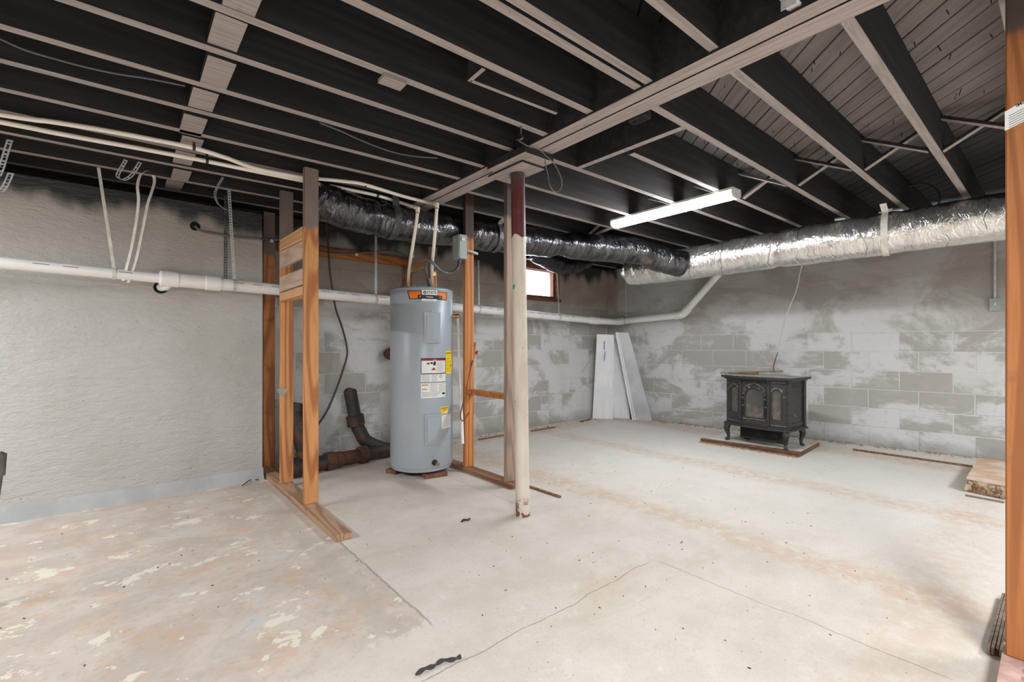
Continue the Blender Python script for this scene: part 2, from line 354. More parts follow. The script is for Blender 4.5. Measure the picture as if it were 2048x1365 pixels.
# panels, brick, misc
M['panel_white'] = simple('white_door_skin', '#FAFAFC', '#EBEDF2', 3, .45)
M['panel_clear'] = simple('grey_plastic_panel', '#D2D4D7', '#BFC1C5', 3, .35)
M['brick'] = simple('pink_brick', '#C9A79B', '#B28F84', 20, .85, bump=.35)
M['stone'] = simple('broken_masonry', '#CDBBA6', '#8F6F52', 9, .9, bump=.9, bs=26, dist=.012)
M['stone_top'] = simple('worn_masonry_top', '#DCCBBB', '#CDA98C', 6, .8, bump=.3)
M['debris'] = simple('dark_debris', '#5A4A3E', '#2E2824', 30, .9)
M['sawdust'] = simple('tan_crumbs', '#C7B091', '#94805F', 60, .95)
M['plaster'] = simple('plaster_blob', '#B9B4AA', '#A39E94', 20, .8, bump=.5)
M['paper_nest'] = simple('mud_nest', '#7B6F6B', '#3A3230', 30, .95, bump=1, bs=40, dist=.01)
M['shade_grey'] = simple('dull_metal_bar', '#6E6C68', '#5A5753', 10, .5, .3)

# ------------------------------------------------------------------ mesh builder
class MB:
    def __init__(s): s.v = []; s.f = []; s.mi = []; s.cur = 0
    def _add(s, vs, fs):
        b = len(s.v); s.v += [Vector(v) for v in vs]
        for f in fs: s.f.append([b + i for i in f]); s.mi.append(s.cur)
    def hexa(s, P):                                    # 8 corners, order bits x,y,z
        s._add(P, [(0, 2, 3, 1), (4, 5, 7, 6), (0, 1, 5, 4), (2, 6, 7, 3), (0, 4, 6, 2), (1, 3, 7, 5)]); return s
    def obox(s, o, ax, ay, az, c=0.0):                 # centre, half-axis vectors
        o = Vector(o); A = [Vector(ax), Vector(ay), Vector(az)]
        if c <= 0:
            return s.hexa([o + A[0] * (1 if i & 1 else -1) + A[1] * (1 if i & 2 else -1) + A[2] * (1 if i & 4 else -1) for i in range(8)])
        L = [a.length for a in A]; c = min(c, min(L) * .9); r = [1 - c / l for l in L]
        sg = [((1 if i & 1 else -1), (1 if i & 2 else -1), (1 if i & 4 else -1)) for i in range(8)]
        idx = lambda i, a: i * 3 + a
        vs = []
        for g in sg:
            for a in range(3):
                k = [g[j] * (1 if j == a else r[j]) for j in range(3)]
                vs.append(o + A[0] * k[0] + A[1] * k[1] + A[2] * k[2])
        fs = []
        bit = lambda a, sgn: (1 << a) if sgn > 0 else 0
        for a in range(3):
            b_, c_ = [q for q in range(3) if q != a]
            for sn in (-1, 1):
                base = bit(a, sn); fs.append([idx(base | bit(b_, x) | bit(c_, y), a) for x, y in ((-1, -1), (1, -1), (1, 1), (-1, 1))])
        for cax in range(3):
            a, b_ = [q for q in range(3) if q != cax]
            for sa in (-1, 1):
                for sb in (-1, 1):
                    i0 = bit(a, sa) | bit(b_, sb); i1 = i0 | (1 << cax)
                    fs.append([idx(i0, a), idx(i1, a), idx(i1, b_), idx(i0, b_)])
        for i in range(8): fs.append([idx(i, 0), idx(i, 1), idx(i, 2)])
        s._add(vs, fs); return s
    def box(s, x0, x1, y0, y1, z0, z1, c=0.0):
        return s.obox(((x0 + x1) / 2, (y0 + y1) / 2, (z0 + z1) / 2), (abs(x1 - x0) / 2, 0, 0), (0, abs(y1 - y0) / 2, 0), (0, 0, abs(z1 - z0) / 2), c)
    def beam(s, p, q, w, h, up=(0, 0, 1), c=0.0):      # w across, h along up
        p = Vector(p); q = Vector(q); d = q - p; u = Vector(up); sd = d.cross(u).normalized(); u2 = sd.cross(d).normalized()
        return s.obox((p + q) / 2, d / 2, sd * (w / 2), u2 * (h / 2), c)
    def tube(s, pts, r, n=12, caps=True, wob=None):
        pts = [Vector(p) for p in pts]; R = r if isinstance(r, (list, tuple)) else [r] * len(pts)
        T = []
        for i in range(len(pts)):
            a = pts[max(0, i - 1)]; b = pts[min(len(pts) - 1, i + 1)]; T.append((b - a).normalized())
        u = Vector((0, 0, 1)) if abs(T[0].z) < .9 else Vector((1, 0, 0))
        vs = []; nr = (u - T[0] * u.dot(T[0])).normalized()
        for i, p in enumerate(pts):
            nr = (nr - T[i] * nr.dot(T[i])).normalized(); bn = T[i].cross(nr)
            for k in range(n):
                a = 2 * math.pi * k / n; rr = R[i]
                if wob: rr *= wob(i, k, p, a)
                vs.append(p + nr * (math.cos(a) * rr) + bn * (math.sin(a) * rr))
        fs = [[i * n + k, i * n + (k + 1) % n, (i + 1) * n + (k + 1) % n, (i + 1) * n + k] for i in range(len(pts) - 1) for k in range(n)]
        if caps: fs += [list(range(n))[::-1], [(len(pts) - 1) * n + k for k in range(n)]]
        s._add(vs, fs); return s
    def lathe(s, prof, o, n=32, axis=(0, 0, 1)):
        o = Vector(o); ax = Vector(axis).normalized(); u = Vector((1, 0, 0)) if abs(ax.x) < .9 else Vector((0, 1, 0))
        u = (u - ax * u.dot(ax)).normalized(); w = ax.cross(u); vs = []
        for r, z in prof:
            for k in range(n):
                a = 2 * math.pi * k / n; vs.append(o + ax * z + u * (math.cos(a) * r) + w * (math.sin(a) * r))
        m = len(prof)
        fs = [[i * n + k, i * n + (k + 1) % n, (i + 1) * n + (k + 1) % n, (i + 1) * n + k] for i in range(m - 1) for k in range(n)]
        fs += [list(range(n))[::-1], [(m - 1) * n + k for k in range(n)]]
        s._add(vs, fs); return s
    def prism(s, poly, vec):
        poly = [Vector(p) for p in poly]; v = Vector(vec); n = len(poly)
        s._add(poly + [p + v for p in poly], [list(range(n))[::-1], list(range(n, 2 * n))] + [[i, (i + 1) % n, n + (i + 1) % n, n + i] for i in range(n)])
        return s
    def ribbon(s, pts, w, side, th=.0015):             # flat strip with thickness
        pts = [Vector(p) for p in pts]; sd = Vector(side).normalized() * (w / 2)
        for a, b in zip(pts, pts[1:]):
            if (b - a).length < 1e-6: continue
            nrm = (b - a).cross(sd).normalized() * (th / 2)
            s.hexa([a - sd - nrm, a + sd - nrm, a - sd + nrm, a + sd + nrm, b - sd - nrm, b + sd - nrm, b - sd + nrm, b + sd + nrm])
        return s
    def perf(s, pts, w, side, pitch=.02, th=.0015):    # perforated strap: two rails and rungs, holes are real
        pts = [Vector(p) for p in pts]; sd = Vector(side).normalized()
        off = sd * (w * .36)
        s.ribbon([p - off for p in pts], w * .28, side, th); s.ribbon([p + off for p in pts], w * .28, side, th)
        acc = 0.0
        for a, b in zip(pts, pts[1:]):
            L = (b - a).length; d = (b - a) / max(L, 1e-6); x = acc
            while x < L:
                e = min(L, x + pitch * .5); s.ribbon([a + d * x, a + d * e], w * .5, side, th); x += pitch
            acc = x - L
        return s

WL = {}
def finish(o, parent, origin):
    if parent is not None:
        o.parent = parent; o.location = origin - WL[parent.name]
    else: o.location = origin
    WL[o.name] = origin
def build(mb, name, mats, parent=None, origin=None, smooth=True, facing=None, recalc=True):
    if isinstance(mats, str): mats = [mats]
    vs = mb.v
    if origin is None:
        lo = [min(v[i] for v in vs) for i in range(3)]; hi = [max(v[i] for v in vs) for i in range(3)]
        origin = Vector(((lo[0] + hi[0]) / 2, (lo[1] + hi[1]) / 2, lo[2] if parent is None else (lo[2] + hi[2]) / 2))
    origin = Vector(origin)
    me = bpy.data.meshes.new(name); me.from_pydata([v - origin for v in vs], [], mb.f)
    for m in mats: me.materials.append(M[m])
    if any(mb.mi): me.polygons.foreach_set('material_index', mb.mi)
    if recalc:
        bm = bmesh.new(); bm.from_mesh(me); bmesh.ops.recalc_face_normals(bm, faces=bm.faces); bm.to_mesh(me); bm.free()
    if facing:                                         # second material on faces that look this way
        d = Vector(facing)
        for pl in me.polygons: pl.material_index = 1 if pl.normal.dot(d) > .55 else 0
    if smooth:
        me.shade_smooth(); me.set_sharp_from_angle(angle=.65)
    o = bpy.data.objects.new(name, me); COL.objects.link(o); finish(o, parent, origin)
    return o
def thing(name, label, cat, loc, group=None):
    o = bpy.data.objects.new(name, None); COL.objects.link(o); o.empty_display_size = .1; o.location = loc; WL[o.name] = Vector(loc)
    o['label'] = label; o['category'] = cat
    if group: o['group'] = group
    return o
def tag(o, label, cat, group=None):
    o['label'] = label; o['category'] = cat
    if group: o['group'] = group
    return o
def struct(o, label=None):
    o['kind'] = 'structure'
    if label: o['label'] = label
    return o
def copy_part(src, parent, origin, name=None):
    c = src.copy(); COL.objects.link(c); c.parent = parent; c.location = Vector(origin) - WL[parent.name]; WL[c.name] = Vector(origin)
    return c
def curve(pts, n=8):                                   # Catmull-Rom through points
    P = [Vector(p) for p in pts]; P = [P[0] * 2 - P[1]] + P + [P[-1] * 2 - P[-2]]; out = []
    for i in range(1, len(P) - 2):
        for k in range(n):
            t = k / n; a, b, c, d = P[i - 1:i + 3]
            out.append(.5 * ((2 * b) + (c - a) * t + (2 * a - 5 * b + 4 * c - d) * t * t + (3 * b - a - 3 * c + d) * t ** 3))
    out.append(P[-2]); return out
def text_mesh(txt, size, bold=False):
    cu = bpy.data.curves.new('lettering', 'FONT'); cu.body = txt; cu.size = size; cu.align_x = 'CENTER'; cu.align_y = 'CENTER'
    if bold: cu.offset = size * .02
    o = bpy.data.objects.new('lettering', cu); COL.objects.link(o)
    me = bpy.data.meshes.new_from_object(o.evaluated_get(bpy.context.evaluated_depsgraph_get()))
    vs = [v.co.copy() for v in me.vertices]; fs = [list(p.vertices) for p in me.polygons]
    bpy.data.objects.remove(o); bpy.data.meshes.remove(me); bpy.data.curves.remove(cu)
    return vs, fs

V3 = Vector
ZJ = 2.22                                              # underside of the joists
ZB = 2.455                                             # underside of the sheathing

# ================================================================== SETTING
floor = build(MB().box(-3.6, 6.6, -3.6, 4.7, -.12, 0), 'floor', 'floor', origin=(0, 0, 0), smooth=False); struct(floor)
ceiling = build(MB().box(-3.6, 6.6, -3.6, 4.7, ZB + .022, ZB + .06), 'ceiling', 'black_wood', origin=(0, 0, ZB), smooth=False); struct(ceiling)
# left parged wall and its cove
mb = MB(); NX = 60; NZ = 24
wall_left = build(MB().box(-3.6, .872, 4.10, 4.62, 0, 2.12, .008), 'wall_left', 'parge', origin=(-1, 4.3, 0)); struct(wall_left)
cove = build(MB().prism([(-3.5, 4.102, 0), (-3.5, 4.102, .095), (-3.5, 4.09, .09), (-3.5, 4.055, 0)], (4.37, 0, 0)), 'baseboard_left', 'cove', smooth=False); struct(cove)
# back block wall
WX0, WX1, WZ0, WZ1 = 3.80, 4.60, 1.685, 2.08
mb = MB(); YB = 4.42
for b in ((.85, WX0, 0, 2.2), (WX1, 5.9, 0, 2.2), (WX0, WX1, 0, WZ0), (WX0, WX1, WZ1, 2.2)): mb.box(b[0], b[1], YB - .0025, YB + .2, b[2], b[3])
wall_back = build(mb, 'wall_back', 'joint', origin=(3.2, YB, 0), smooth=False); struct(wall_back)
BL, BH, J = .40, .20, .010
def blockmesh(L, H, name, parent, origin, rot=0.0):
    mb = MB().obox((0, 0, 0), (L / 2, 0, 0), (0, .006, 0), (0, 0, H / 2), .004)
    o = build(mb, 'block', 'block', parent=parent, origin=(0, 0, 0)); o.location = V3(origin) - WL[parent.name]; WL[o.name] = V3(origin); o.rotation_euler = (0, 0, rot); return o
cache = {}
def block(parent, L, centre, rot=0.0):
    k = round(L, 3); dz = random.uniform(-.0012, .0012)
    if k not in cache: cache[k] = blockmesh(L, BH - J, 'block', parent, centre, rot); return
    c = copy_part(cache[k], parent, V3(centre) + V3((math.sin(rot) * dz, math.cos(rot) * dz, 0))); c.rotation_euler = (0, 0, rot)
for r in range(11):
    z0 = r * BH; zc = z0 + BH / 2
    x = .85 - (BL / 2 if r % 2 else .05)
    while x < 5.66:
        a, b = max(x, .86), min(x + BL, 5.66); x += BL
        segs = [(a, b)]
        if z0 < WZ1 and z0 + BH > WZ0: segs = [(a, min(b, WX0 - .02)), (max(a, WX1 + .02), b)]
        for p_, q_ in segs:
            if q_ - p_ > .06: block(wall_back, q_ - p_ - J, ((p_ + q_) / 2, YB, zc))
# right wall: block below, patchy parge above
ang = math.atan2(WR_D.y, WR_D.x)
RL = 7.9
def wrbox(s0, s1, o0, o1, z0, z1, c=0.0):
    return MB().obox(wr((s0 + s1) / 2, (o0 + o1) / 2, (z0 + z1) / 2), WR_D * ((s1 - s0) / 2), WR_N * ((o1 - o0) / 2), (0, 0, (z1 - z0) / 2), c)
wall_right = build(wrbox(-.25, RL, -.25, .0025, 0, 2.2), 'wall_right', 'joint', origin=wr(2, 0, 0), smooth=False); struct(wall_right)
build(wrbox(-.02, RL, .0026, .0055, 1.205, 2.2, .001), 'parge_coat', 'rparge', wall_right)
for r in range(6):
    zc = r * BH + BH / 2; s = -(BL / 2 if r % 2 else .05)
    while s < 4.6:
        a, b = max(s, .0), s + BL; s += BL
        if b - a > .06: block(wall_right, b - a - J, wr((a + b) / 2, .0, zc), ang)
build(wrbox(4.8, RL, .0026, .004, 0, 1.2), 'parge_coat', 'rparge', wall_right)
# walls behind the camera
struct(build(MB().box(-3.6, 6.7, -3.75, -3.6, 0, 2.5), 'wall_rear', 'plainwall', smooth=False))
struct(build(MB().box(-3.75, -3.6, -3.6, 4.7, 0, 2.5), 'wall_side', 'plainwall', smooth=False))
# sill plates and rims on the wall tops
struct(build(MB().box(-3.6, .95, 4.36, 4.6, 2.12, 2.2), 'trim_1', 'black_wood', smooth=False))
struct(build(MB().box(-3.6, 5.8, 4.5, 4.62, 2.2, ZB + .02), 'trim_2', 'black_wood', smooth=False))
struct(build(MB().obox(wr(3.9, -.12, 2.33), WR_D * 4.1, WR_N * .03, (0, 0, .13)), 'trim_3', 'black_wood', smooth=False))
# window
win = MB()
fw = .03
win.box(WX0, WX1, YB + .02, YB + .10, WZ0, WZ0 + .04, .004).box(WX0, WX1, YB + .02, YB + .10, WZ1 - .03, WZ1, .004)
win.box(WX0, WX0 + fw, YB + .02, YB + .10, WZ0 + .04, WZ1 - .03, .004).box(WX1 - .09, WX1 - .055, YB + .03, YB + .10, WZ0 + .04, WZ1 - .03, .004)
window = build(win, 'window_1', 'window_wood', origin=((WX0 + WX1) / 2, YB + .06, WZ0), smooth=False); struct(window)
build(MB().box(WX0 + fw, WX1 - .09, YB + .06, YB + .068, WZ0 + .04, WZ1 - .03), 'pane', 'glass', window, smooth=False)
build(MB().box(WX1 - .055, WX1, YB + .0, YB + .11, WZ0 + .0, WZ1, .004), 'window_frame', 'window_wood', window)
build(MB().box(WX0 - .02, WX1 + .02, YB - .02, YB + .10, WZ0 - .035, WZ0 + .004, .004), 'window_sill', 'window_wood', window)
build(MB().box(WX0 - .02, WX1 + .02, YB - .012, YB + .02, WZ1 - .02, WZ1 + .09, .004), 'window_head', 'window_wood', window)

# ------------------------------------------------------------------ joists, blocking, sheathing (parts of the ceiling)
LEFT = [((0, .60), (1.75, .58)), ((1.3, .88), (1.79, .866)), ((.95, 1.237), (1.77, 1.217)), ((.98, 1.187), (1.77, 1.16)), ((.55, 1.55), (1.16, 1.525)),
        ((.16, 1.885), (1.79, 1.816)), ((-.2, 2.19), (1.79, 2.089)), ((-.33, 2.525), (1.79, 2.402)), ((-.37, 2.835), (1.79, 2.684)), ((-.41, 3.155), (1.79, 2.977)),
        ((-.45, 3.44), (1.79, 3.27)), ((-.49, 3.77), (1.79, 3.60)), ((-.53, 4.07), (1.79, 3.93)), ((-.54, 4.34), (1.79, 4.24))]
RIGHT = [(.11, .10, 1.9), (.482, .478, 1.9), (.88, .846, 1.9), (1.265, 1.255, 1.9), (1.66, 1.64, 2.29), (2.04, 2.0, 1.9), (2.485, 2.44, 1.9), (2.87, 2.83, 1.9), (3.26, 3.24, 1.9), (3.65, 3.64, 1.9), (4.02, 4.02, 1.9), (4.32, 4.32, 1.9)]
def lv(j, x): (a, va), (b, vb) = j; return va + (vb - va) * (x - a) / (b - a)
JW = .042
def joist(p, q, w=JW): return build(MB().beam((p[0], p[1], (ZJ + ZB) / 2), (q[0], q[1], (ZJ + ZB) / 2), w, ZB - ZJ, c=.002), 'joist', ['black_wood', 'taupe'], ceiling, facing=(0, 0, -1))
for j in LEFT:
    x0 = -3.5
    if j[0][1] > 1.3: joist((x0, lv(j, -1.2)), (1.825, lv(j, 1.825)))
    else: joist((x0, j[0][1] + .06), (1.80, lv(j, 1.80)), .040)
for a, b, x in RIGHT: joist((x + .06, a), (6.02 if a > 1.0 else 6.1, b - .03))
# flat blocking between the left joists
LB = [j for j in LEFT if j[0][1] > 1.22]
order = sorted(LB, key=lambda j: lv(j, .3))
for i, (a, b) in enumerate(zip(order, order[1:])):
    ya, yb = lv(a, .3) + JW / 2, lv(b, .3) - JW / 2
    dx = (-.012, .008, 0, .012, -.004)[i % 5]; dz = (.0, .004, .012, .002, .007)[i % 5]
    build(MB().box(.255 + dx, .355 + dx, ya, yb, ZJ + dz, ZJ + dz + .038, .002), 'blocking', ['black_wood', 'taupe'], ceiling, facing=(0, 0, -1))
# header trimming one right joist
build(MB().box(2.262, 2.304, 1.28, 2.02, ZJ + .002, ZB, .002), 'header', ['black_wood', 'taupe'], ceiling, facing=(0, 0, -1))
# cross bridging
ry = [(a + b) / 2 for a, b, x in RIGHT]
for i in range(len(ry) - 3):
    y0, y1 = ry[i] + JW / 2, ry[i + 1] - JW / 2
    xb = 3.72 + .0 * i
    build(MB().beam((xb, y0, ZJ + .02), (xb, y1, ZB - .03), .045, .02, c=.002), 'bridging_strut', ['black_wood', 'taupe'], ceiling, facing=(0, 0, -1))
    build(MB().beam((xb + .075, y1, ZJ + .02), (xb + .075, y0, ZB - .03), .045, .02, c=.002), 'bridging_strut', ['black_wood', 'taupe'], ceiling, facing=(0, 0, -1))
build(MB().beam(at(1236, 449, z=ZJ + .012), at(1192, 467, z=ZJ + .012), .06, .02, c=.002), 'bridging_strut', ['black_wood', 'taupe'], ceiling, facing=(0, 0, -1))
# diagonal sheathing boards, each its own
BW = .102; rc = (-.8, 6.0, -.5, 4.45); k = (rc[0] - rc[3]) / math.sqrt(2)
d45 = V3((1, 1, 0)).normalized(); n45 = V3((1, -1, 0)).normalized()
while k < (rc[1] - rc[2]) / math.sqrt(2):
    c = (k + BW / 2) * math.sqrt(2)                    # x - y along the board's middle
    lo = max(rc[0], rc[2] + c); hi = min(rc[1], rc[3] + c); k += BW
    if hi - lo < .3: continue
    if c > 5.6: hi = min(hi, 5.95)
    a = V3((lo, lo - c, ZB + .011)); b = V3((hi, hi - c, ZB + .011)); mid = (a + b) / 2; L = (b - a).length
    mb = MB().obox((0, 0, 0), (L / 2, 0, 0), (0, BW / 2 - random.uniform(.0025, .0045), 0), (0, 0, .0105), .002)
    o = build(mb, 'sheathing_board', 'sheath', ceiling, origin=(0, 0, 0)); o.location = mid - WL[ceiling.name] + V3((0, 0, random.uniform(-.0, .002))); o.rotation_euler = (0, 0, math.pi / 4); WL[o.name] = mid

# built-up main beam
beam = thing('main_beam', 'long built-up taupe timber beam crossing the joists above the steel column', 'beam', (1.87, 1.5, ZJ))
def bx(y): return 1.758 + (y - .46) * .0165
for w0, w1, dz in ((0, .075, 0), (.081, .128, -.003), (.131, .182, -.001)):
    y0, y1 = -3.4, 4.4
    mb = MB(); P = []
    for zz in (ZJ - .012 + dz, ZB):
        for y in (y0, y1):
            for w in (w0, w1): P.append((bx(y) + w, y, zz))
    mb.hexa(P); build(mb, 'beam_plank', ['black_wood', 'beam'], beam, facing=(0, 0, -1), smooth=False)
# bolster under the beam at the column head
bol = thing('bolster_block', 'dark wooden bolster block with lower plate between beam and steel column', 'block', (1.88, 2.15, 2.165))
build(MB().box(1.745, 1.975, 1.945, 2.30, ZJ - .062, ZJ - .016, .003), 'bolster', ['black_wood', 'beam'], bol, facing=(0, 0, -1))
build(MB().box(1.80, 1.985, 2.03, 2.36, ZJ - .078, ZJ - .063, .002), 'plate', ['black_wood', 'beam'], bol, facing=(0, 0, -1))

# ================================================================== STEEL COLUMN
CT, CB = V3((1.905, 2.192, ZJ - .079)), V3((1.929, 2.17, 0))
col = thing('support_column', 'round steel column with peeling cream paint and dark red top', 'column', CB)
build(MB().tube([CB.lerp(CT, i / 12) for i in range(13)], .0445, 28), 'column_shaft', 'column', col)
build(MB().lathe([(.0, 0), (.052, 0), (.052, .008), (.046, .012)], CT + V3((0, 0, -.014)), 24), 'cap_plate', 'galv_dark', col)

# ================================================================== LEFT STUD PARTITION
lp = thing('stud_partition', 'left pine stud frame with crosspieces on a weathered sill near the parged wall', 'framing', (.945, 3.4, 0))
sx0, sx1 = .90, .99
def stud(x0, x1, y0, y1, z0, z1, mat, parent, c=.003): return build(MB().box(x0, x1, y0, y1, z0, z1, c), 'stud', mat, parent)
build(MB().box(sx0 - .012, sx1 - .012, 2.52, 4.35, 0, .038, .003), 'sill_plate', 'sill', lp)
stud(.905, .994, 3.13, 3.168, .0385, ZJ - .001, 'stud', lp)
stud(.908, .997, 3.72, 3.758, .0385, ZJ - .001, 'stud', lp)
stud(.925, 1.014, 4.335, 4.373, .002, 2.2, 'stud_b', lp)
y0, y1 = 3.169, 3.719
def brace(za0, za1, zb0, zb1, mat, x0=.902, x1=.921):   # crosspiece between the two studs, near end a, far end b
    mb = MB(); P = []
    P = [(x0, y0, za0), (x1, y0, za0), (x0, y1, zb0), (x1, y1, zb0), (x0, y0, za1), (x1, y0, za1), (x0, y1, zb1), (x1, y1, zb1)]
    build(MB().hexa(P), 'crosspiece', mat, lp, smooth=False)
def zed(py, y): d = FW.dot(V3((.93, y, 0))); return CAM_H + (HY - py) * d / F_PX
brace(zed(482, y0), zed(455, y0), zed(503, y1), zed(482, y1), 'brace')
brace(zed(516, y0), zed(484, y0), zed(539, y1), zed(505, y1), 'brace_gray')
brace(zed(570, y0), zed(538, y0), zed(585, y1), zed(556, y1), 'brace_gray')
build(MB().box(.902, .985, y0, y1, zed(592, y0) + .005, zed(573, y0), .003), 'crosspiece', 'brace', lp)
# plaster blob on the second stud
blob = MB()
ring = []
bc = V3((.9, 3.735, zed(783, 3.73)))
poly = [bc + V3((-.0, 0, 0)) + V3((.018 + .030 * math.cos(a) * (1 + .2 * math.sin(3 * a)), -.016, .032 * math.sin(a) * (1 + .15 * math.cos(2 * a)))) for a in [i * math.pi / 7 for i in range(14)]]
blob.prism(poly, (0, -.006, 0)); build(blob, 'plaster_blob', 'plaster', lp)

# ================================================================== RIGHT STUD PARTITION
rp = thing('stud_partition', 'right stud frame with brown sill beside the water heater and steel column', 'framing', (2.25, 3.0, 0))
build(MB().box(2.205, 2.295, 2.60, 3.95, 0, .038, .003), 'sill_plate', 'sill_r', rp)
stud(2.212, 2.301, 3.215, 3.253, .0385, ZB - .002, 'stud_r', rp)
stud(2.205, 2.294, 2.66, 2.698, .0385, ZB - .002, 'greystud', rp)
build(MB().box(2.213, 2.30, 2.699, 3.214, .655, .693, .003), 'crosspiece', 'rail', rp)

# framing fixed on the block wall behind the heater
wf = thing('wall_framing', 'orange pine rails and short post fixed to block wall behind the heater', 'framing', (1.8, 4.38, 0))
build(MB().box(1.045, 2.33, 4.374, 4.411, 1.885, 1.975, .003), 'rail', 'rail', wf)
build(MB().box(1.045, 2.25, 4.374, 4.411, 1.49, 1.58, .003), 'rail', 'rail', wf)
stud(2.252, 2.34, 4.374, 4.411, .002, 1.884, 'stud_b', wf)
stud(2.30, 2.388, 3.955, 3.993, .002, 2.03, 'stud', wf)
build(MB().beam((2.30, 4.373, 1.86), (2.345, 3.994, 1.90), .036, .07, c=.003), 'brace', 'brace', wf)

# ================================================================== FOREGROUND POST
pl = thing('wooden_post', 'rough orange wooden post at right edge with a white warning sticker', 'post', (2.24, .06, .059))
build(MB().box(2.197, 2.286, .018, .110, .0592, ZB - .003, .004), 'post_shaft', 'post', pl)
sz0, sz1 = CAM_H + (HY - 243) * 1.44 / F_PX, CAM_H + (HY - 203) * 1.44 / F_PX
stk = build(MB().prism([(2.1968, .111, sz0), (2.1968, .02, sz0 + .035), (2.1968, .02, sz1 + .045), (2.1968, .111, sz1)], (-.0006, 0, 0)), 'sticker', 'white', pl, smooth=False)
stk['label'] = 'white printed warning sticker'
vs, fs = text_mesh('IMPORTANT', .0135, True)
mb = MB(); q = V3((2.1958, .051, (sz0 + sz1) / 2 + .054)); sl = V3((0, -1, .40)).normalized()
mb._add([q + sl * v.x + V3((0, .4, 1)).normalized() * v.y for v in vs], fs)
for i in range(7):
    a = V3((2.1958, .102, sz1 - .010 - i * .0075)); b = a + sl * (.078 - (i % 3) * .012)
    if i > 0: mb.beam(a, b, .0004, .0014)
build(mb, 'sticker_print', 'ink', stk, smooth=False, recalc=False)
# perforated brick under it
br = thing('cored_brick', 'pale pink cored brick lying flat under the foreground post', 'brick', (2.11, .03, 0))
mb = MB(); bx0, bx1, by0, by1 = 1.985, 2.30, .118 - .30, .118
holes = [(2.02 + .052 * i, 0) for i in range(5)]
rows = [by0, .118 - .10, .118 - .052, by1]
xs = [bx0]
for hx, _ in holes: xs += [hx, hx + .026]
xs.append(bx1)
for i in range(len(xs) - 1):
    ishole = i % 2 == 1
    if not ishole: mb.box(xs[i], xs[i + 1], by0, by1, 0, .058)
    else: mb.box(xs[i], xs[i + 1], .118 - .047, by1, 0, .058); mb.box(xs[i], xs[i + 1], by0, .118 - .10, 0, .058)
build(mb, 'brick_body', 'brick', br, smooth=False)

# ================================================================== WATER HEATER
HC = V3((1.955, 3.49, 0)); HR = .26; HZ0, HZ1 = .045, 1.54
hb = math.atan2(HC.dot(RT), HC.dot(FW))
tc = -(FW * math.cos(hb) + RT * math.sin(hb)); rc_ = (RT * math.cos(hb) - FW * math.sin(hb))
def hp(th, z, r): a = math.radians(th); return HC + tc * (math.cos(a) * r) + rc_ * (math.sin(a) * r) + V3((0, 0, z))
def patch(mb, t0, t1, z0, z1, off, th=.0008, n=None, skew=0.0, skew1=None):
    n = n or max(2, int(abs(t1 - t0) / 3)); 
    if skew1 is None: skew1 = -skew
    i0 = []; 
    vs = []
    for r in (HR + off, HR + off + th):
        for z, s0, s1 in ((z0, skew, -skew1 if False else skew1), (z1, 0, 0)):
            for i in range(n + 1): vs.append(hp(t0 + s0 + (t1 + s1 - t0 - s0) * i / n, z, r))
    m = n + 1; fs = []
    for i in range(n):
        fs.append([2 * m + i, 2 * m + i + 1, 3 * m + i + 1, 3 * m + i]); fs.append([i, m + i, m + i + 1, i + 1])
        fs.append([i, i + 1, 2 * m + i + 1, 2 * m + i]); fs.append([m + i, 3 * m + i, 3 * m + i + 1, m + i + 1])
    fs.append([0, 2 * m, 3 * m, m]); fs.append([n, m + n, 3 * m + n, 2 * m + n])
    mb._add(vs, fs); return mb
def htext(mb, txt, size, th, z, off, bold=False, sx=1.0):
    vs, fs = text_mesh(txt, size, bold)
    mb._add([hp(th + math.degrees(v.x * sx / HR), z + v.y, HR + off) for v in vs], fs); return mb
wh = thing('water_heater', 'tall grey electric water heater on red brown blocks beside right stud frame', 'water heater', HC + V3((0, 0, HZ0)))
tank = build(MB().lathe([(.235, HZ0), (.25, HZ0 + .006), (.254, HZ0 + .03), (.2585, HZ0 + .034), (HR, HZ0 + .04), (HR, 1.507), (.258, 1.510)], HC, 72), 'tank', 'heater', wh)
build(MB().lathe([(.2585, 1.5105), (.2625, 1.512), (.2625, 1.522), (.257, 1.530), (.24, 1.537), (.20, HZ1)], HC, 72), 'top_cap', 'heater', wh)
build(MB().lathe([(.22, HZ0 - .012), (.22, HZ0 + .002)], HC, 40), 'base_pan', 'heater_dark', wh)
def access_panel(t0, t1, z0, z1):
    a = build(patch(MB(), t0, t1, z0, z1, .0003, .011), 'access_panel', 'heater', wh)
    build(patch(MB(), t0 + 4, t1 - 4, z0 + .024, z1 - .024, .0114, .006), 'panel_face', 'heater', a)
    build(MB().lathe([(.005, 0), (.005, .004), (.002, .006)], hp((t0 + t1) / 2, z1 + .008, HR), 10, hp((t0 + t1) / 2, 0, 1) - HC), 'screw', 'galv', a)
access_panel(4, 33, 1.086, 1.33); access_panel(5, 34, .27, .515)
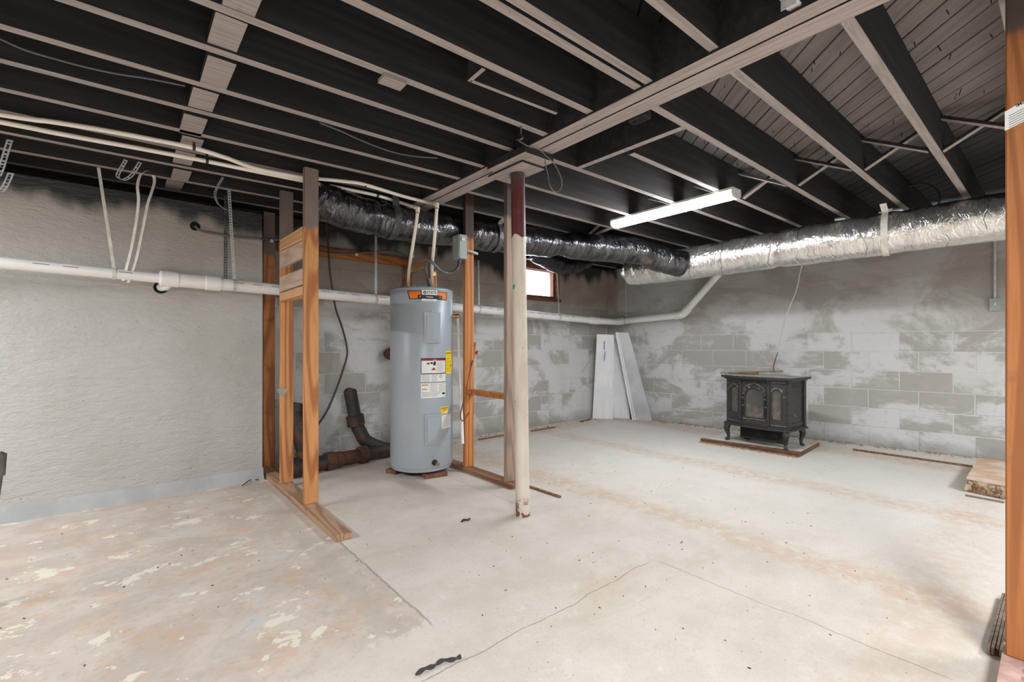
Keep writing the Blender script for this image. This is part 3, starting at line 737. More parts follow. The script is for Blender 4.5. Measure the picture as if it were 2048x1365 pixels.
# brand badge
bd = build(patch(MB(), -26, 52, 1.432, 1.500, .0003, skew=4, skew1=-2), 'badge', 'black', wh); bd['label'] = 'orange and black brand badge'
build(patch(MB(), -24, -2, 1.438, 1.494, .0013, skew=4, skew1=0), 'badge_field', 'orange', bd); build(patch(MB(), 29, 50, 1.438, 1.494, .0013, skew=0, skew1=-2), 'badge_field', 'orange', bd)
build(patch(MB(), 0, 28, 1.468, 1.507, .0022), 'badge_plate', 'white', bd); build(patch(MB(), 0, 27, 1.418, 1.436, .0014), 'badge_plate', 'white', bd)
mb = MB(); patch(mb, -7, 38, 1.438, 1.466, .0022); build(mb, 'badge_bar', 'black', bd)
mb = MB(); htext(mb, 'STATE', .028, 17.5, 1.487, .0036, True, 1.0)
for i in range(12):
    a0 = math.radians(i * 30); a1 = math.radians(i * 30 + 30); cz, ct = 1.487, 5.2
    mb._add([hp(ct + math.degrees(.0125 * math.cos(a0) / HR), cz + .0125 * math.sin(a0), HR + .0036), hp(ct + math.degrees(.0125 * math.cos(a1) / HR), cz + .0125 * math.sin(a1), HR + .0036),
             hp(ct + math.degrees(.005 * math.cos(a1) / HR), cz + .005 * math.sin(a1), HR + .0036), hp(ct + math.degrees(.005 * math.cos(a0) / HR), cz + .005 * math.sin(a0), HR + .0036)], [(0, 1, 2, 3)])
htext(mb, 'WATER HEATERS', .0075, 14, 1.427, .0028)
build(mb, 'badge_lettering', 'black', bd, recalc=False)
mb = MB(); htext(mb, 'ProLine', .017, 14, 1.452, .0036, True); patch(mb, -3.6, -2.2, 1.448, 1.456, .0034, .0004); patch(mb, 33, 34.2, 1.448, 1.456, .0034, .0004)
build(mb, 'badge_lettering', 'white', bd, recalc=False)
# warning label
wl = build(patch(MB(), -1.5, 47, .645, .962, .0003), 'warning_label', 'white', wh); wl['label'] = 'white printed warning label with red heading'
mb = MB(); patch(mb, -1.5, 47, .953, .962, .0012); patch(mb, -1.5, -.6, .842, .962, .0012); patch(mb, 46.2, 47, .842, .962, .0012); patch(mb, -1.5, 47, .835, .842, .0012); patch(mb, -1.5, 47, .765, .770, .0012)
mb.cur = 0
for t0, z0 in ((9, .913), (15, .917), (21, .922)): patch(mb, t0, t0 + 4.2, z0, z0 + .013, .0012)
patch(mb, 20, 25, .905, .925, .0012)
vs, fs = text_mesh('UL', .02, True)
for i in range(14):
    a0, a1 = math.radians(i * 360 / 14), math.radians((i + 1) * 360 / 14)
    mb._add([hp(35 + math.degrees(r * math.cos(a) / HR), .815 + r * math.sin(a), HR + .0022) for r, a in ((.013, a0), (.013, a1), (.0095, a1), (.0095, a0))], [(0, 1, 2, 3)])
patch(mb, 38, 45, .668, .682, .0012)
build(mb, 'label_print', 'black', wl, recalc=False)
mb = MB(); patch(mb, -.5, 46.2, .942, .953, .0014); patch(mb, 17, 25, .866, .874, .0014); patch(mb, 19, 23, .874, .886, .0014); build(mb, 'label_heading', 'red', wl)
mb = MB(); htext(mb, 'DANGER', .0085, 23, .9475, .0026, True); build(mb, 'label_lettering', 'white', wl, recalc=False)
mb = MB()
for i in range(10): patch(mb, 27, 45 - (i % 3) * 3, .930 - i * .0085, .9325 - i * .0085, .0012, .0003)
for i in range(7): patch(mb, 0, 13 + (i % 2) * 2, .826 - i * .0085, .8285 - i * .0085, .0012, .0003); patch(mb, 17, 30 - (i % 3) * 2, .826 - i * .0085, .8285 - i * .0085, .0012, .0003)
for i in range(7): patch(mb, 14.5, 29 - (i % 3), .752 - i * .009, .7545 - i * .009, .0012, .0003); patch(mb, 31, 45.5 - (i % 2) * 2, .752 - i * .009, .7545 - i * .009, .0012, .0003)
for i in range(4): patch(mb, 0, 36 - i * 3, .682 - i * .008, .6845 - i * .008, .0012, .0003)
patch(mb, -.5, 46, .690, .692, .0012, .0003)
build(mb, 'label_print', 'textgrey', wl)
mb = MB(); patch(mb, 0, 11, .745, .753, .0012, .0004); patch(mb, 0, 9, .712, .719, .0012, .0004); build(mb, 'label_print', 'rustlabel', wl)
# energy guide
eg = build(patch(MB(), 47.6, 71, .83, 1.02, .0003), 'energy_label', 'yellow', wh); eg['label'] = 'yellow energy guide label'
mb = MB(); htext(mb, 'ENERGYGUIDE', .017, 60, 1.0, .0014, True, .92)
for i in range(2): patch(mb, 49, 70, .985 - i * .004, .9855 - i * .004, .0012, .0003)
htext(mb, '$374', .014, 54, .955, .0014, True)
for i in range(9): patch(mb, 49, 69 - (i % 4) * 3, .935 - i * .0105, .9365 - i * .0105, .0012, .0003)
patch(mb, 63, 67, .893, .903, .0012)
build(mb, 'label_print', 'black', eg, recalc=False)
# small stickers on the lower panel
st = build(patch(MB(), 36, 54, .505, .566, .0003), 'caution_sticker', 'yellow', wh); st['label'] = 'small yellow and white caution sticker'
mb = MB(); patch(mb, 37, 53, .547, .557, .0012, .0004); patch(mb, 40, 50, .533, .540, .0012, .0004); build(mb, 'label_print', 'rustlabel', st)
mb = MB(); patch(mb, 46.5, 52, .509, .529, .0012, .0004); build(mb, 'label_print', 'white', st)
st = build(patch(MB(), 37.5, 65, .385, .495, .0003), 'data_sticker', 'white', wh); st['label'] = 'white data sticker'
mb = MB()
for i in range(9): patch(mb, 41, 62 - (i % 3) * 5, .483 - i * .0105, .485 - i * .0105, .0012, .0003)
build(mb, 'label_print', 'textgrey', st)
# drain valve
dv = hp(22.7, .125, HR - .005); dn = (hp(22.7, 0, 1) - HC).normalized()
dvo = build(MB().lathe([(.024, 0), (.024, .012), (.016, .014), (.016, .03), (.011, .032), (.011, .05)], dv, 20, dn), 'drain_valve', 'black', wh)
build(MB().lathe([(.011, .0), (.011, .022), (.014, .024), (.014, .032)], dv + dn * .045, 16, dn), 'drain_outlet', 'brass', dvo)
# nipples on top
for px, py in ((816, 570), (862, 570)):
    q = HC + rc_ * ((px - 842.5) / 925 * 3.9)
    build(MB().lathe([(.018, HZ1 - .004), (.018, HZ1 + .02), (.013, HZ1 + .022), (.013, HZ1 + .05)], q, 16), 'nipple', 'brass', wh)
# relief valve and discharge pipe
tv = hp(88, 1.315, HR)
rv = thing('relief_valve', 'brass relief valve with long white discharge pipe on right side of heater', 'valve', tv)
rn = (hp(88, 0, 1) - HC).normalized()
build(MB().lathe([(.016, -.004), (.016, .03), (.022, .032), (.022, .055), (.012, .06)], tv, 16, rn), 'valve_body', 'brass', rv)
build(MB().obox(tv + rn * .05 + V3((0, 0, .03)), rn * .022, V3((0, 0, .004)), rn.cross(V3((0, 0, 1))) * .007, .002), 'lever', 'galv', rv)
pt = tv + rn * .042 + V3((0, 0, -.015)); pb = at(925.5, 888, d=3.86)
build(MB().tube([pt, pt.lerp(pb, .5), pb], .0125, 16), 'discharge_pipe', 'pvc', rv)
build(MB().lathe([(.0135, -.05), (.0135, -.04)], pt, 16), 'primer_ring', 'primer', rv)
# blocks under the heater
for q, lbl, ang_ in ((at(790, 944, z=.02), 'small red brown block under left front of the water heater', .35), (at(868, 952, z=.02), 'longer red brown block under right front of the water heater', -.15)):
    a = V3((math.cos(ang_), math.sin(ang_), 0)); L = .06 if 'small' in lbl else .095
    q = q + V3((.03, .05, 0)); q.z = .0165
    tag(build(MB().obox(q, a * L, V3((-a.y, a.x, 0)) * .055, (0, 0, .0163), .002), 'support_block', 'redblock'), lbl, 'block', 'blocks under the heater')

# ================================================================== ELECTRICAL AT THE HEATER
eb = thing('disconnect_box', 'grey metal electrical box on right stud with flexible grey conduit to heater', 'electrical box', (2.17, 3.25, 1.78))
build(MB().box(2.135, 2.211, 3.185, 3.288, 1.785, 1.985, .004), 'box_body', 'boxgrey', eb)
build(MB().box(2.128, 2.135, 3.19, 3.284, 1.80, 1.98, .002), 'box_cover', 'boxgrey', eb)
build(MB().lathe([(.018, 0), (.018, .004), (.012, .006)], V3((2.128, 3.25, 1.94)), 14, (-1, 0, 0)), 'knockout', 'boxgrey', eb)
build(MB().box(2.15, 2.185, 3.178, 3.185, 1.93, 1.96, .002), 'latch', 'galv', eb)
e0 = V3((2.165, 3.235, 1.785)); e1 = HC + rc_ * ((858 - 842.5) / 925 * 3.9) + tc * .06 + V3((0, 0, HZ1 + .004))
mids = [at(px, py, d=dd) for px, py, dd in ((915, 537, 3.80), (905, 545, 3.78), (893, 546, 3.76), (880, 541, 3.69), (868, 529, 3.64), (859, 521, 3.63), (853, 528, 3.66), (852, 545, 3.72), (856, 562, 3.80))]
cp = curve([e0 + V3((0, 0, -.02))] + mids + [e1], 7)
build(MB().tube(cp, [.0105 if i % 2 else .0118 for i in range(len(cp))], 12), 'flexible_conduit', 'conduit', eb)
build(MB().lathe([(.017, -.028), (.017, -.012), (.013, 0)], e0, 14), 'connector', 'galv_dark', eb)
build(MB().tube(curve([(2.212, 3.20, 1.862), (2.25, 3.19, 1.857), (2.29, 3.19, 1.85), (2.335, 3.215, 1.85)], 5), .011, 12), 'conduit_stub', 'galv', eb)

# ================================================================== CREAM WATER LINES
def line(pts2, z, elbow, bottom, label, clips, drop):
    P = [at(px, py, z=z) for px, py in pts2]; P[0] = P[0] + (P[0] - P[1]).normalized() * .0
    ext = P[0] + (P[0] - P[3]) * 1.8
    th = thing('water_line', label, 'pipe', P[0], 'cream water lines under the joists')
    run = curve([ext] + P + [elbow], 6)
    build(MB().tube(run, .0125, 14), 'pipe_run', 'cpvc', th)
    build(MB().tube([elbow + (P[-1] - elbow).normalized() * .03, elbow, elbow + (drop[0] - elbow).normalized() * .03], .0165, 14), 'elbow', 'cpvc', th)
    for d_ in ((P[-1] - elbow).normalized(), (drop[0] - elbow).normalized()):
        build(MB().lathe([(.0155, .029), (.0155, .036)], elbow, 14, d_), 'primer_ring', 'primer', th)
    build(MB().tube(curve([elbow] + drop + [bottom], 6), .0125, 14), 'riser', 'cpvc', th)
    build(MB().lathe([(.016, -.0), (.016, .02)], bottom, 14), 'primer_ring', 'primer', th)
    for px, py in clips:
        q = at(px, py, z=z); mb = MB()
        mb.tube([q + V3((-.007, 0, 0)), q + V3((.007, 0, 0))], .0155, 14)
        mb.box(q.x - .006, q.x + .006, q.y - .005, q.y + .005, z + .012, ZJ - .0005)
        build(mb, 'pipe_clip', 'bracket', th)
    return th
nl, nr = [HC + rc_ * ((px - 842.5) / 925 * 3.9) + V3((0, 0, HZ1 + .03)) for px in (816, 862)]
line([(0, 229), (100, 243), (205, 260), (300, 278), (387, 296), (450, 315), (513, 337), (612, 356), (640, 358), (690, 363), (728, 369), (804, 392), (850, 404)], 2.19, at(874, 409, d=3.50), nr,
     'upper cream water line, dropping to the right hand heater fitting', ((388, 296), (730, 370)), [at(872, 440, d=3.5), at(868, 490, d=3.56), at(864, 535, d=3.78)])
line([(0, 244), (90, 262), (180, 279), (274, 296), (410, 322), (512, 343), (612, 363), (690, 378), (753, 391), (800, 405)], 2.175, at(836, 417, d=3.45), nl,
     'lower cream water line, dropping to the left hand heater fitting', ((414, 323), (755, 391)), [at(832, 450, d=3.46), at(825, 495, d=3.54), at(818, 540, d=3.78)])
# shut-off valve on the right drop
q = nr + V3((0, 0, .10)); sv_ = thing('shutoff_valve', 'small brass and copper shutoff valve on the right drop above the heater', 'valve', q)
build(MB().lathe([(.016, -.03), (.020, -.028), (.020, -.01), (.017, -.006), (.017, .006), (.020, .01), (.020, .028), (.016, .03)], q, 16), 'valve_body', 'copper', sv_)
build(MB().lathe([(.009, .015), (.009, .035), (.018, .036), (.018, .044)], q, 14, tc + rc_ * .6), 'handle', 'brass', sv_)

# ================================================================== PVC DRAIN
dp = thing('drain_pipe', 'white plastic drain pipe running along both walls below the ducts', 'pipe', (.5, 4.0, 1.4))
def ppt(x): return V3((x, 3.955 + (x + .6) * .0445, 1.546 - (x + .56) * .0241 + (0 if x > .1 else 0)))
jx = .235
build(MB().tube([ppt(-2.6) + V3((0, 0, .012)), ppt(-1), ppt(0), ppt(jx)], .0335, 24), 'pipe_run', 'pvc', dp)
build(MB().tube([ppt(jx + .17), ppt(1.2), ppt(2.2), ppt(3.4), ppt(4.4), ppt(5.08)], .0445, 28), 'pipe_run', 'pvc', dp)
cpl = build(MB().tube([ppt(jx - .03), ppt(jx - .02), ppt(jx + .075), ppt(jx + .08), ppt(jx + .235), ppt(jx + .24), ppt(jx + .33)], [.043, .054, .054, .049, .049, .053, .053], 28), 'reducing_tee', 'pvc', dp)
bq = ppt(jx + .02)
build(MB().tube(curve([bq + V3((.005, .0, -.03)), bq + V3((-.012, .03, -.05)), bq + V3((-.035, .088, -.052))], 5), .027, 20), 'branch_stub', 'pvc', dp)
build(MB().lathe([(.042, 0), (.042, .004), (.026, .004)], V3((bq.x - .035, 4.0995, bq.z - .052)), 20, (0, -1, 0)), 'wall_hole', 'hole', dp)
# corner fittings
C1 = ppt(5.05); C2 = wr(.22, .13, 1.405); C3 = atw(1366, 630, .13); C4 = atw(1436, 550, .13); C5 = C4 + (C4 - C3).normalized() * .12
dA = (ppt(5.0) - ppt(4.8)).normalized()
M1 = C1 + dA * .12
build(MB().tube([C1 - dA * .06, C1 + dA * .03, M1], .053, 24), 'coupling', 'pvc', dp)
mid = [M1 - dA * .01, M1.lerp(C2, .5) + V3((.02, .02, 0)), C2]
build(MB().tube(curve([C1, M1, C2, C2.lerp(C3, .12)], 6), .0465, 24), 'corner_bend', 'pvc', dp)
build(MB().tube([C2.lerp(C3, .02), C2.lerp(C3, .11)], .053, 24), 'coupling', 'pvc', dp)
build(MB().tube([C2.lerp(C3, .1), C3], .0445, 28), 'pipe_run', 'pvc', dp)
d1, d2 = (C2 - C3).normalized(), (C4 - C3).normalized()
build(MB().tube([C3 + d1 * .11, C3 + d1 * .04, C3 + d1 * .015 + d2 * .015, C3 + d2 * .04, C3 + d2 * .11], .0535, 24), 'elbow', 'pvc', dp)
build(MB().tube([C3 + d2 * .08, C4, C5], .0445, 28), 'pipe_run', 'pvc', dp)
mb = MB()
for i in range(46):
    x = -.75 + i * .13
    if .2 < x < .62 or random.random() < .15: continue
    r = .0338 if x < jx else .0448
    q = ppt(x) + V3((0, -r * .93, r * .38)); mb.obox(q, (.035, .0015, -.0008), (0, .0006, .0006), (0, .0003, .0014))
build(mb, 'pipe_print', 'pvc_mark', dp, smooth=False)

# ================================================================== DUCTS
def duct(path, r, rings, mat, name, label, cat, pinch=(), amp=.05, seed=0, flare=None, parent=None, n=28):
    pts = curve(path, max(2, rings // (len(path) - 1)))
    R = []
    for i, q in enumerate(pts):
        u = i / (len(pts) - 1); f = 1
        for pu, pw, pd in pinch: f -= pd * math.exp(-((u - pu) / pw) ** 2)
        if flare: f *= flare(u)
        R.append(r * f)
    def wob(i, k, q, a):
        v = V3((i * .16 + seed, math.cos(a) * 1.6, math.sin(a) * 1.6)); w = V3((i * .55 + seed, math.cos(a) * 2.4 + i * .06, math.sin(a) * 2.4))
        return 1 + amp * noise.noise(v) + amp * .55 * noise.noise(w * 1.7) + amp * .22 * abs(noise.noise(w * 4.1))
    mb = MB().tube(pts, R, n, True, wob)
    return build(mb, name, mat, parent), pts
da = thing('flexible_duct', 'sooty dark flexible duct sagging under joists from left studs past the column', 'duct', (2.5, 3.2, 1.95))
PA = [V3((1.03, 3.33, 2.085)), V3((1.13, 3.325, 2.065)), V3((1.35, 3.325, 2.035)), V3((1.75, 3.37, 2.03)), V3((2.25, 3.395, 2.06)), V3((2.6, 3.36, 2.06)), V3((3.0, 3.27, 2.06)), V3((3.55, 3.13, 2.065)), V3((3.95, 2.95, 2.06)), V3((4.16, 2.83, 2.045)), V3((4.38, 2.69, 1.965)), V3((4.57, 2.58, 1.93))]
duct(PA, .132, 240, 'foil_dark', 'duct_sleeve', '', '', pinch=((.215, .006, .16), (.38, .008, .2), (.60, .012, .22)), amp=.085, seed=3, parent=da, n=36)
db = thing('flexible_duct', 'large shiny silver flexible duct running along the right wall below joists', 'duct', (4.85, 1.5, 1.85))
PB = [V3((4.96, -1.6, 2.03)), V3((4.94, -.4, 2.015)), V3((4.91, .45, 2.005)), V3((4.83, 1.16, 1.985)), V3((4.78, 1.9, 1.975)), V3((4.72, 2.52, 1.955)), V3((4.66, 3.0, 1.935)), V3((4.60, 3.36, 1.93))]
duct(PB, .172, 210, 'foil', 'duct_sleeve', '', '', pinch=((.535, .008, .10), (.355, .005, .05)), amp=.045, seed=11, flare=lambda u: 1 - .12 * max(0, (u - .72) / .28) - (.5 * max(0, (u - .97) / .03)), parent=db, n=36)
ds = thing('flexible_duct', 'short black sagging duct end near the small window, behind longer duct', 'duct', (3.9, 3.6, 1.9))
duct([V3((3.2, 3.55, 2.06)), V3((3.55, 3.66, 2.04)), V3((3.85, 3.72, 2.00)), V3((4.12, 3.74, 2.03)), V3((4.4, 3.75, 2.09))], .105, 80, 'foil_black', 'duct_sleeve', '', '', pinch=((.1, .05, .2), (.95, .08, .35)), amp=.09, seed=21, parent=ds)

def strap(name, label, cat, pts, w, side, mat, perf=False, group=None, th=.0016, pitch=.02):
    mb = MB()
    (mb.perf(pts, w, side, pitch, th) if perf else mb.ribbon(pts, w, side, th))
    return tag(build(mb, name, mat, smooth=False), label, cat, group)
G = 'hanger straps under the ceiling'
def loop_round(c, axis, r, n=20, a0=0, a1=360):
    ax = V3(axis).normalized(); u = V3((0, 0, 1)); u = (u - ax * u.dot(ax)).normalized(); w = ax.cross(u)
    return [V3(c) + u * (r * math.cos(math.radians(a0 + (a1 - a0) * i / n))) + w * (r * math.sin(math.radians(a0 + (a1 - a0) * i / n))) for i in range(n + 1)]
# duct straps
c = V3((1.60, 3.352, 2.03)); strap('duct_strap', 'sooty strap holding dark duct beside the heater water lines', 'strap', [c + V3((0, .10, .198))] + loop_round(c, (1, .02, 0), .140, 22, 315, 45) + [c + V3((0, -.10, .198))], .055, (1, 0, 0), 'galv_dark', group=G)
c = V3((2.62, 3.355, 2.06)); strap('duct_strap', 'sooty strap holding dark duct between right stud and grey stud', 'strap', [c + V3((.03, .10, .168))] + loop_round(c, (1, -.05, 0), .140, 22, 315, 45) + [c + V3((.05, -.10, .168))], .05, (1, 0, 0), 'galv_dark', group=G)
c = V3((4.86, .92, 1.992)); strap('duct_strap', 'white strap wrapped round silver duct, nearest the foreground post', 'strap', [c + V3((.1, 0, .228))] + loop_round(c, (-.1, 1, 0), .182, 26, 25, 335) + [c + V3((-.12, 0, .228))], .045, (0, 1, 0), 'strap_white', group=G)
# pipe hangers
def hanger(label, px0, py0, ztop, xpipe, w, mat, perf, ytop=None, vee=False):
    b = ppt(xpipe); r = (.036 if xpipe < jx else .047)
    top = V3((at(px0, py0, y=ytop if ytop else b.y).x, ytop if ytop else b.y, ztop))
    pts = [top, b + V3((0, 0, r))] + []
    mb = MB()
    rd = loop_round(b, (1, .04, 0), r + .001, 22)
    if perf: mb.perf([top, b + V3((0, -r * .4, r))], w, (1, 0, 0)); mb.perf(rd, w, (1, 0, 0))
    else: mb.ribbon([top, b + V3((0, -r * .4, r))], w, (1, 0, 0)); mb.ribbon(rd, w, (1, 0, 0))
    return tag(build(mb, 'pipe_hanger', mat, smooth=False), label, 'strap', G)
hanger('pale plastic strap slanting down to the drain pipe left of the white loop', 197, 345, ZJ - .001, -.03, .017, 'strap_white', False, 4.02)
hanger('straight perforated metal strap holding drain pipe on the parged wall', 458, 365, ZJ - .001, .655, .02, 'galv', True, 3.99)
hanger('perforated metal strap holding drain pipe just left of the heater', 752, 470, 2.20, 1.79, .02, 'galv', True, 4.07)
hanger('thin metal strap holding drain pipe between right stud and grey stud', 957, 480, 2.0, 3.0, .018, 'galv', False, 4.12)
hanger('metal strap holding drain pipe in front of the small window', 1114, 545, 2.05, 4.32, .02, 'galv', True, 4.18)
b = C2.lerp(C3, .16); mb = MB(); mb.perf([b + V3((0, 0, .56)), b + V3((0, 0, .10)), b + WR_D * .03 + V3((0, 0, .046))], .018, WR_D); mb.ribbon(loop_round(b, (C3 - C2), .046, 20), .016, (C3 - C2), .0015)
tag(build(mb, 'pipe_hanger', 'galv', smooth=False), 'metal strap holding drain pipe on right wall beside the corner', 'strap', G)
# white plastic loop strap
yl = 4.0; lp_pts = [at(px, py, y=yl - .03) for px, py in ((246, 562), (262, 500), (273, 440), (277, 400), (275, 372), (281, 350), (292, 342), (304, 348), (309, 362), (303, 385), (295, 410), (285, 460), (272, 520), (256, 566))]
strap('plastic_strap_loop', 'tall white plastic strap looped above the drain pipe on the left wall', 'strap', curve(lp_pts, 5), .019, (.8, -.6, 0.1), 'strap_white', group=G)
# perforated offcuts
y_ = 3.70; strap('perforated_strap', 'bent perforated strap hanging in a U under the left joists', 'strap', curve([at(px, py, y=y_) for px, py in ((252, 320), (244, 334), (237, 346), (236, 355), (247, 360), (262, 352), (272, 338), (280, 325))], 4), .024, (.75, .65, 0), 'galv', True, G)
strap('perforated_strap', 'grey perforated strap hanging at the left edge under the joists', 'strap', curve([at(px, py, y=3.74) for px, py in ((20, 280), (14, 298), (9, 315), (3, 335), (-4, 352))], 4), .026, (.9, .4, .1), 'galv', True, G)
strap('perforated_strap', 'short perforated strap end in front of the parged wall, left edge', 'strap', curve([at(px, py, y=3.76) for px, py in ((22, 346), (16, 360), (9, 374), (0, 384))], 4), .026, (.9, .4, .1), 'galv', True, G)
strap('perforated_strap', 'curved perforated strap bowing beside the straight pipe strap on the left wall', 'strap', curve([at(px, py, y=3.93) for px, py in ((446, 355), (436, 372), (430, 388), (434, 404), (443, 414), (453, 420))], 4), .022, (.7, .7, 0), 'galv', True, G)
strap('perforated_strap', 'dull perforated strap hanging behind the straight pipe strap', 'strap', [V3((.615, 4.09, 2.20)), V3((.612, 4.09, 1.55))], .022, (1, 0, 0), 'galv_dark', True, G)
# hook and grey strap at the beam
hk = curve([V3((1.70, 1.93, ZJ)), V3((1.70, 1.93, ZJ - .07)), V3((1.70, 1.90, ZJ - .10)), V3((1.685, 1.87, ZJ - .10)), V3((1.68, 1.86, ZJ - .075))], 5)
hook_y = 1.93
tag(build(MB().tube([at(px, py, z=zz) for px, py, zz in ((1042, 252, ZJ), (1042, 268, 2.19), (1046, 276, 2.165), (1040, 279, 2.15), (1033, 280, 2.16))], .004, 8), 'wire_hook', 'galv_dark'), 'small bent wire hook under joist beside the beam and column', 'hook')
pts = [at(px, py, z=zz) for px, py, zz in ((1038, 282, 2.15), (1055, 292, 2.135), (1078, 299, 2.12), (1092, 312, 2.10), (1106, 325, 2.07), (1118, 345, 2.02), (1124, 366, 1.97), (1120, 380, 1.94), (1110, 384, 1.93), (1100, 372, 1.95), (1096, 350, 2.01), (1091, 330, 2.06), (1090, 319, 2.09))]
strap('plastic_strap_loop', 'grey plastic strap dangling in a loop from the beam by the column', 'strap', curve(pts, 4), .016, (.5, .8, .2), 'strap_grey', group=G)

# ================================================================== LIGHT
La, Lb = at(1229, 453, z=2.165), at(1474, 391, z=2.165); La.z = Lb.z = 2.165; Ld = (Lb - La).normalized(); Ls = V3((-Ld.y, Ld.x, 0))
lf = thing('led_light', 'long white wraparound LED strip light switched on under the right joists', 'light', (La + Lb) / 2)
build(MB().obox((La + Lb) / 2 + V3((0, 0, .043)), Ld * ((Lb - La).length / 2), Ls * .062, (0, 0, .011), .003), 'housing', 'white_enamel', lf)
prof = [(-.062, .031), (-.062, .005), (-.045, -.012), (-.02, -.018), (.02, -.018), (.045, -.012), (.062, .005), (.062, .031)]
build(MB().prism([La + Ld * .012 + Ls * a + V3((0, 0, b)) for a, b in prof], Ld * ((Lb - La).length - .024)), 'diffuser', 'led', lf)
for q, s in ((La, 1), (Lb, -1)): build(MB().prism([q + Ls * a * 1.03 + V3((0, 0, b * 1.06 - .001)) for a, b in prof], Ld * (s * .0115)), 'end_cap', 'white_enamel', lf)
tag(build(MB().tube(curve([at(px, py, z=zz) for px, py, zz in ((1240, 425, 2.212), (1262, 431, 2.205), (1290, 428, 2.205), (1310, 420, 2.20), (1330, 416, 2.205), (1342, 420, 2.21))], 6), .006, 8), 'light_cord', 'cable_white'), 'white cord looping over the LED light', 'cord')

# ================================================================== CABLES
def cable(name, label, pts, r, mat, n=8, cat='cable'): return tag(build(MB().tube(curve(pts, 7), r, n), name, mat), label, cat)
hq = at(390, 453, y=4.099)
sl = build(MB().lathe([(.012, -.002), (.032, -.002), (.032, .006), (.012, .006)], hq, 20, (0, -1, .0)), 'wall_sleeve', 'hole'); tag(sl, 'dark round cable hole high in the parged wall', 'hole')
cable('cable', 'dark grey cable from the wall hole along the wall behind the left studs',
      [hq + V3((.0, -.006, 0)), at(402, 462, y=4.07), at(430, 467, y=4.075), at(470, 474, y=4.08), at(512, 477, y=4.08), at(522, 478, y=4.085), at(529, 478, y=4.20), at(537, 479, y=4.305), at(548, 480, y=4.318), at(575, 482, y=4.318), at(640, 503, y=4.36), at(690, 508, y=4.365), at(735, 505, y=4.365), at(790, 504, y=4.365), at(815, 514, y=4.365)], .009, 'cable_grey')
for px, py, yy in ((543, 482, 4.32), (713, 510, 4.36), (826, 513, 4.36)):
    q = at(px, py, y=yy); tag(build(MB().box(q.x - .012, q.x + .012, q.y - .012, q.y + .012, q.z - .012, q.z + .012, .003), 'cable_clip', 'white_enamel'),
        'small white clip on the dark grey cable, %s' % ('on the back left stud' if px < 600 else 'above the orange rail left of heater' if px < 800 else 'above the heater'), 'clip', 'cable clips')
cable('cable', 'long brown cable hanging down the block wall left of heater to the iron pipe',
      [at(px, py, y=yy) for px, py, yy in ((652, 438, 4.30), (656, 490, 4.25), (660, 545, 4.22), (666, 585, 4.20), (672, 620, 4.22), (684, 655, 4.27), (693, 690, 4.30), (694, 712, 4.30), (686, 740, 4.31), (674, 775, 4.32), (655, 820, 4.33), (636, 850, 4.33), (612, 885, 4.30), (592, 912, 4.24))], .009, 'cable_brown')
cable('cable', 'thin dark wire swagged along the upper left joists',
      [at(px, py, z=2.235) for px, py in ((-40, 58), (0, 78), (50, 100), (110, 118), (170, 134), (230, 147), (300, 158), (370, 172))], .004, 'cable_grey', 6)
cable('cable', 'thin dark wire sagging below joists left of the beam',
      [at(px, py, z=2.212) for px, py in ((640, 246), (680, 262), (720, 280), (760, 296), (800, 308), (840, 314), (875, 316))], .004, 'cable_grey', 6)
cable('cable', 'black cable loop above the silver duct near the foreground post',
      [at(px, py, x=5.05) for px, py in ((1792, 392), (1808, 378), (1830, 370), (1852, 368), (1872, 378), (1880, 394), (1876, 410), (1872, 418))], .007, 'cable_dark')
q0 = at(948, 700, d=3.98)
bb = thing('hose_bib', 'small brass valve with red handle beside the right stud', 'valve', q0)
build(MB().tube([q0 + V3((0, 0, -.06)), q0, q0 + V3((.012, 0, .05)), q0 + V3((.014, 0, .062))], [.012, .012, .010, .014], 12), 'valve_body', 'brass', bb)
build(MB().lathe([(.006, 0), (.006, .02), (.020, .021), (.020, .030)], q0 + V3((0, 0, -.02)), 14, rc_ - V3((0, 0, .2))), 'handle', 'red', bb)
build(MB().tube(curve([q0 + V3((0, 0, -.06))] + [at(px, py, d=3.79) for px, py in ((938, 750), (931, 790), (924, 815), (921, 832), (924, 842), (930, 838), (938, 825))], 6), .005, 8), 'copper_tube', 'copper', bb)
wv = thing('stove_wire', 'thin wire dangling from silver duct to the stove, white above and red below', 'wire', atw(1600, 535, .10))
PW = [atw(px, py, o) for px, py, o in ((1605, 530, .5), (1600, 545, .45), (1593, 580, .40), (1577, 620, .34), (1566, 655, .30), (1558, 690, .27), (1556, 705, .26))]
build(MB().tube(curve(PW, 6), .006, 8), 'wire_upper', 'cable_white', wv)
PW2 = [PW[-1], atw(1552, 715, .255), atw(1547, 735, .25), atw(1549, 746, .26)]
build(MB().tube(curve(PW2[:2], 4), .006, 8), 'wire_middle', 'cable_blue', wv)
build(MB().tube(curve(PW2[1:], 6), .006, 8), 'wire_lower', 'cable_red', wv)
cable('cable', 'thin brown wire curling on the floor at the back of the left sill',
      [at(px, py, z=zz) for px, py, zz in ((484, 972, .01), (505, 958, .02), (515, 960, .012), (530, 950, .02), (548, 942, .05), (562, 938, .07), (578, 915, .10))], .004, 'cable_brown', 6)

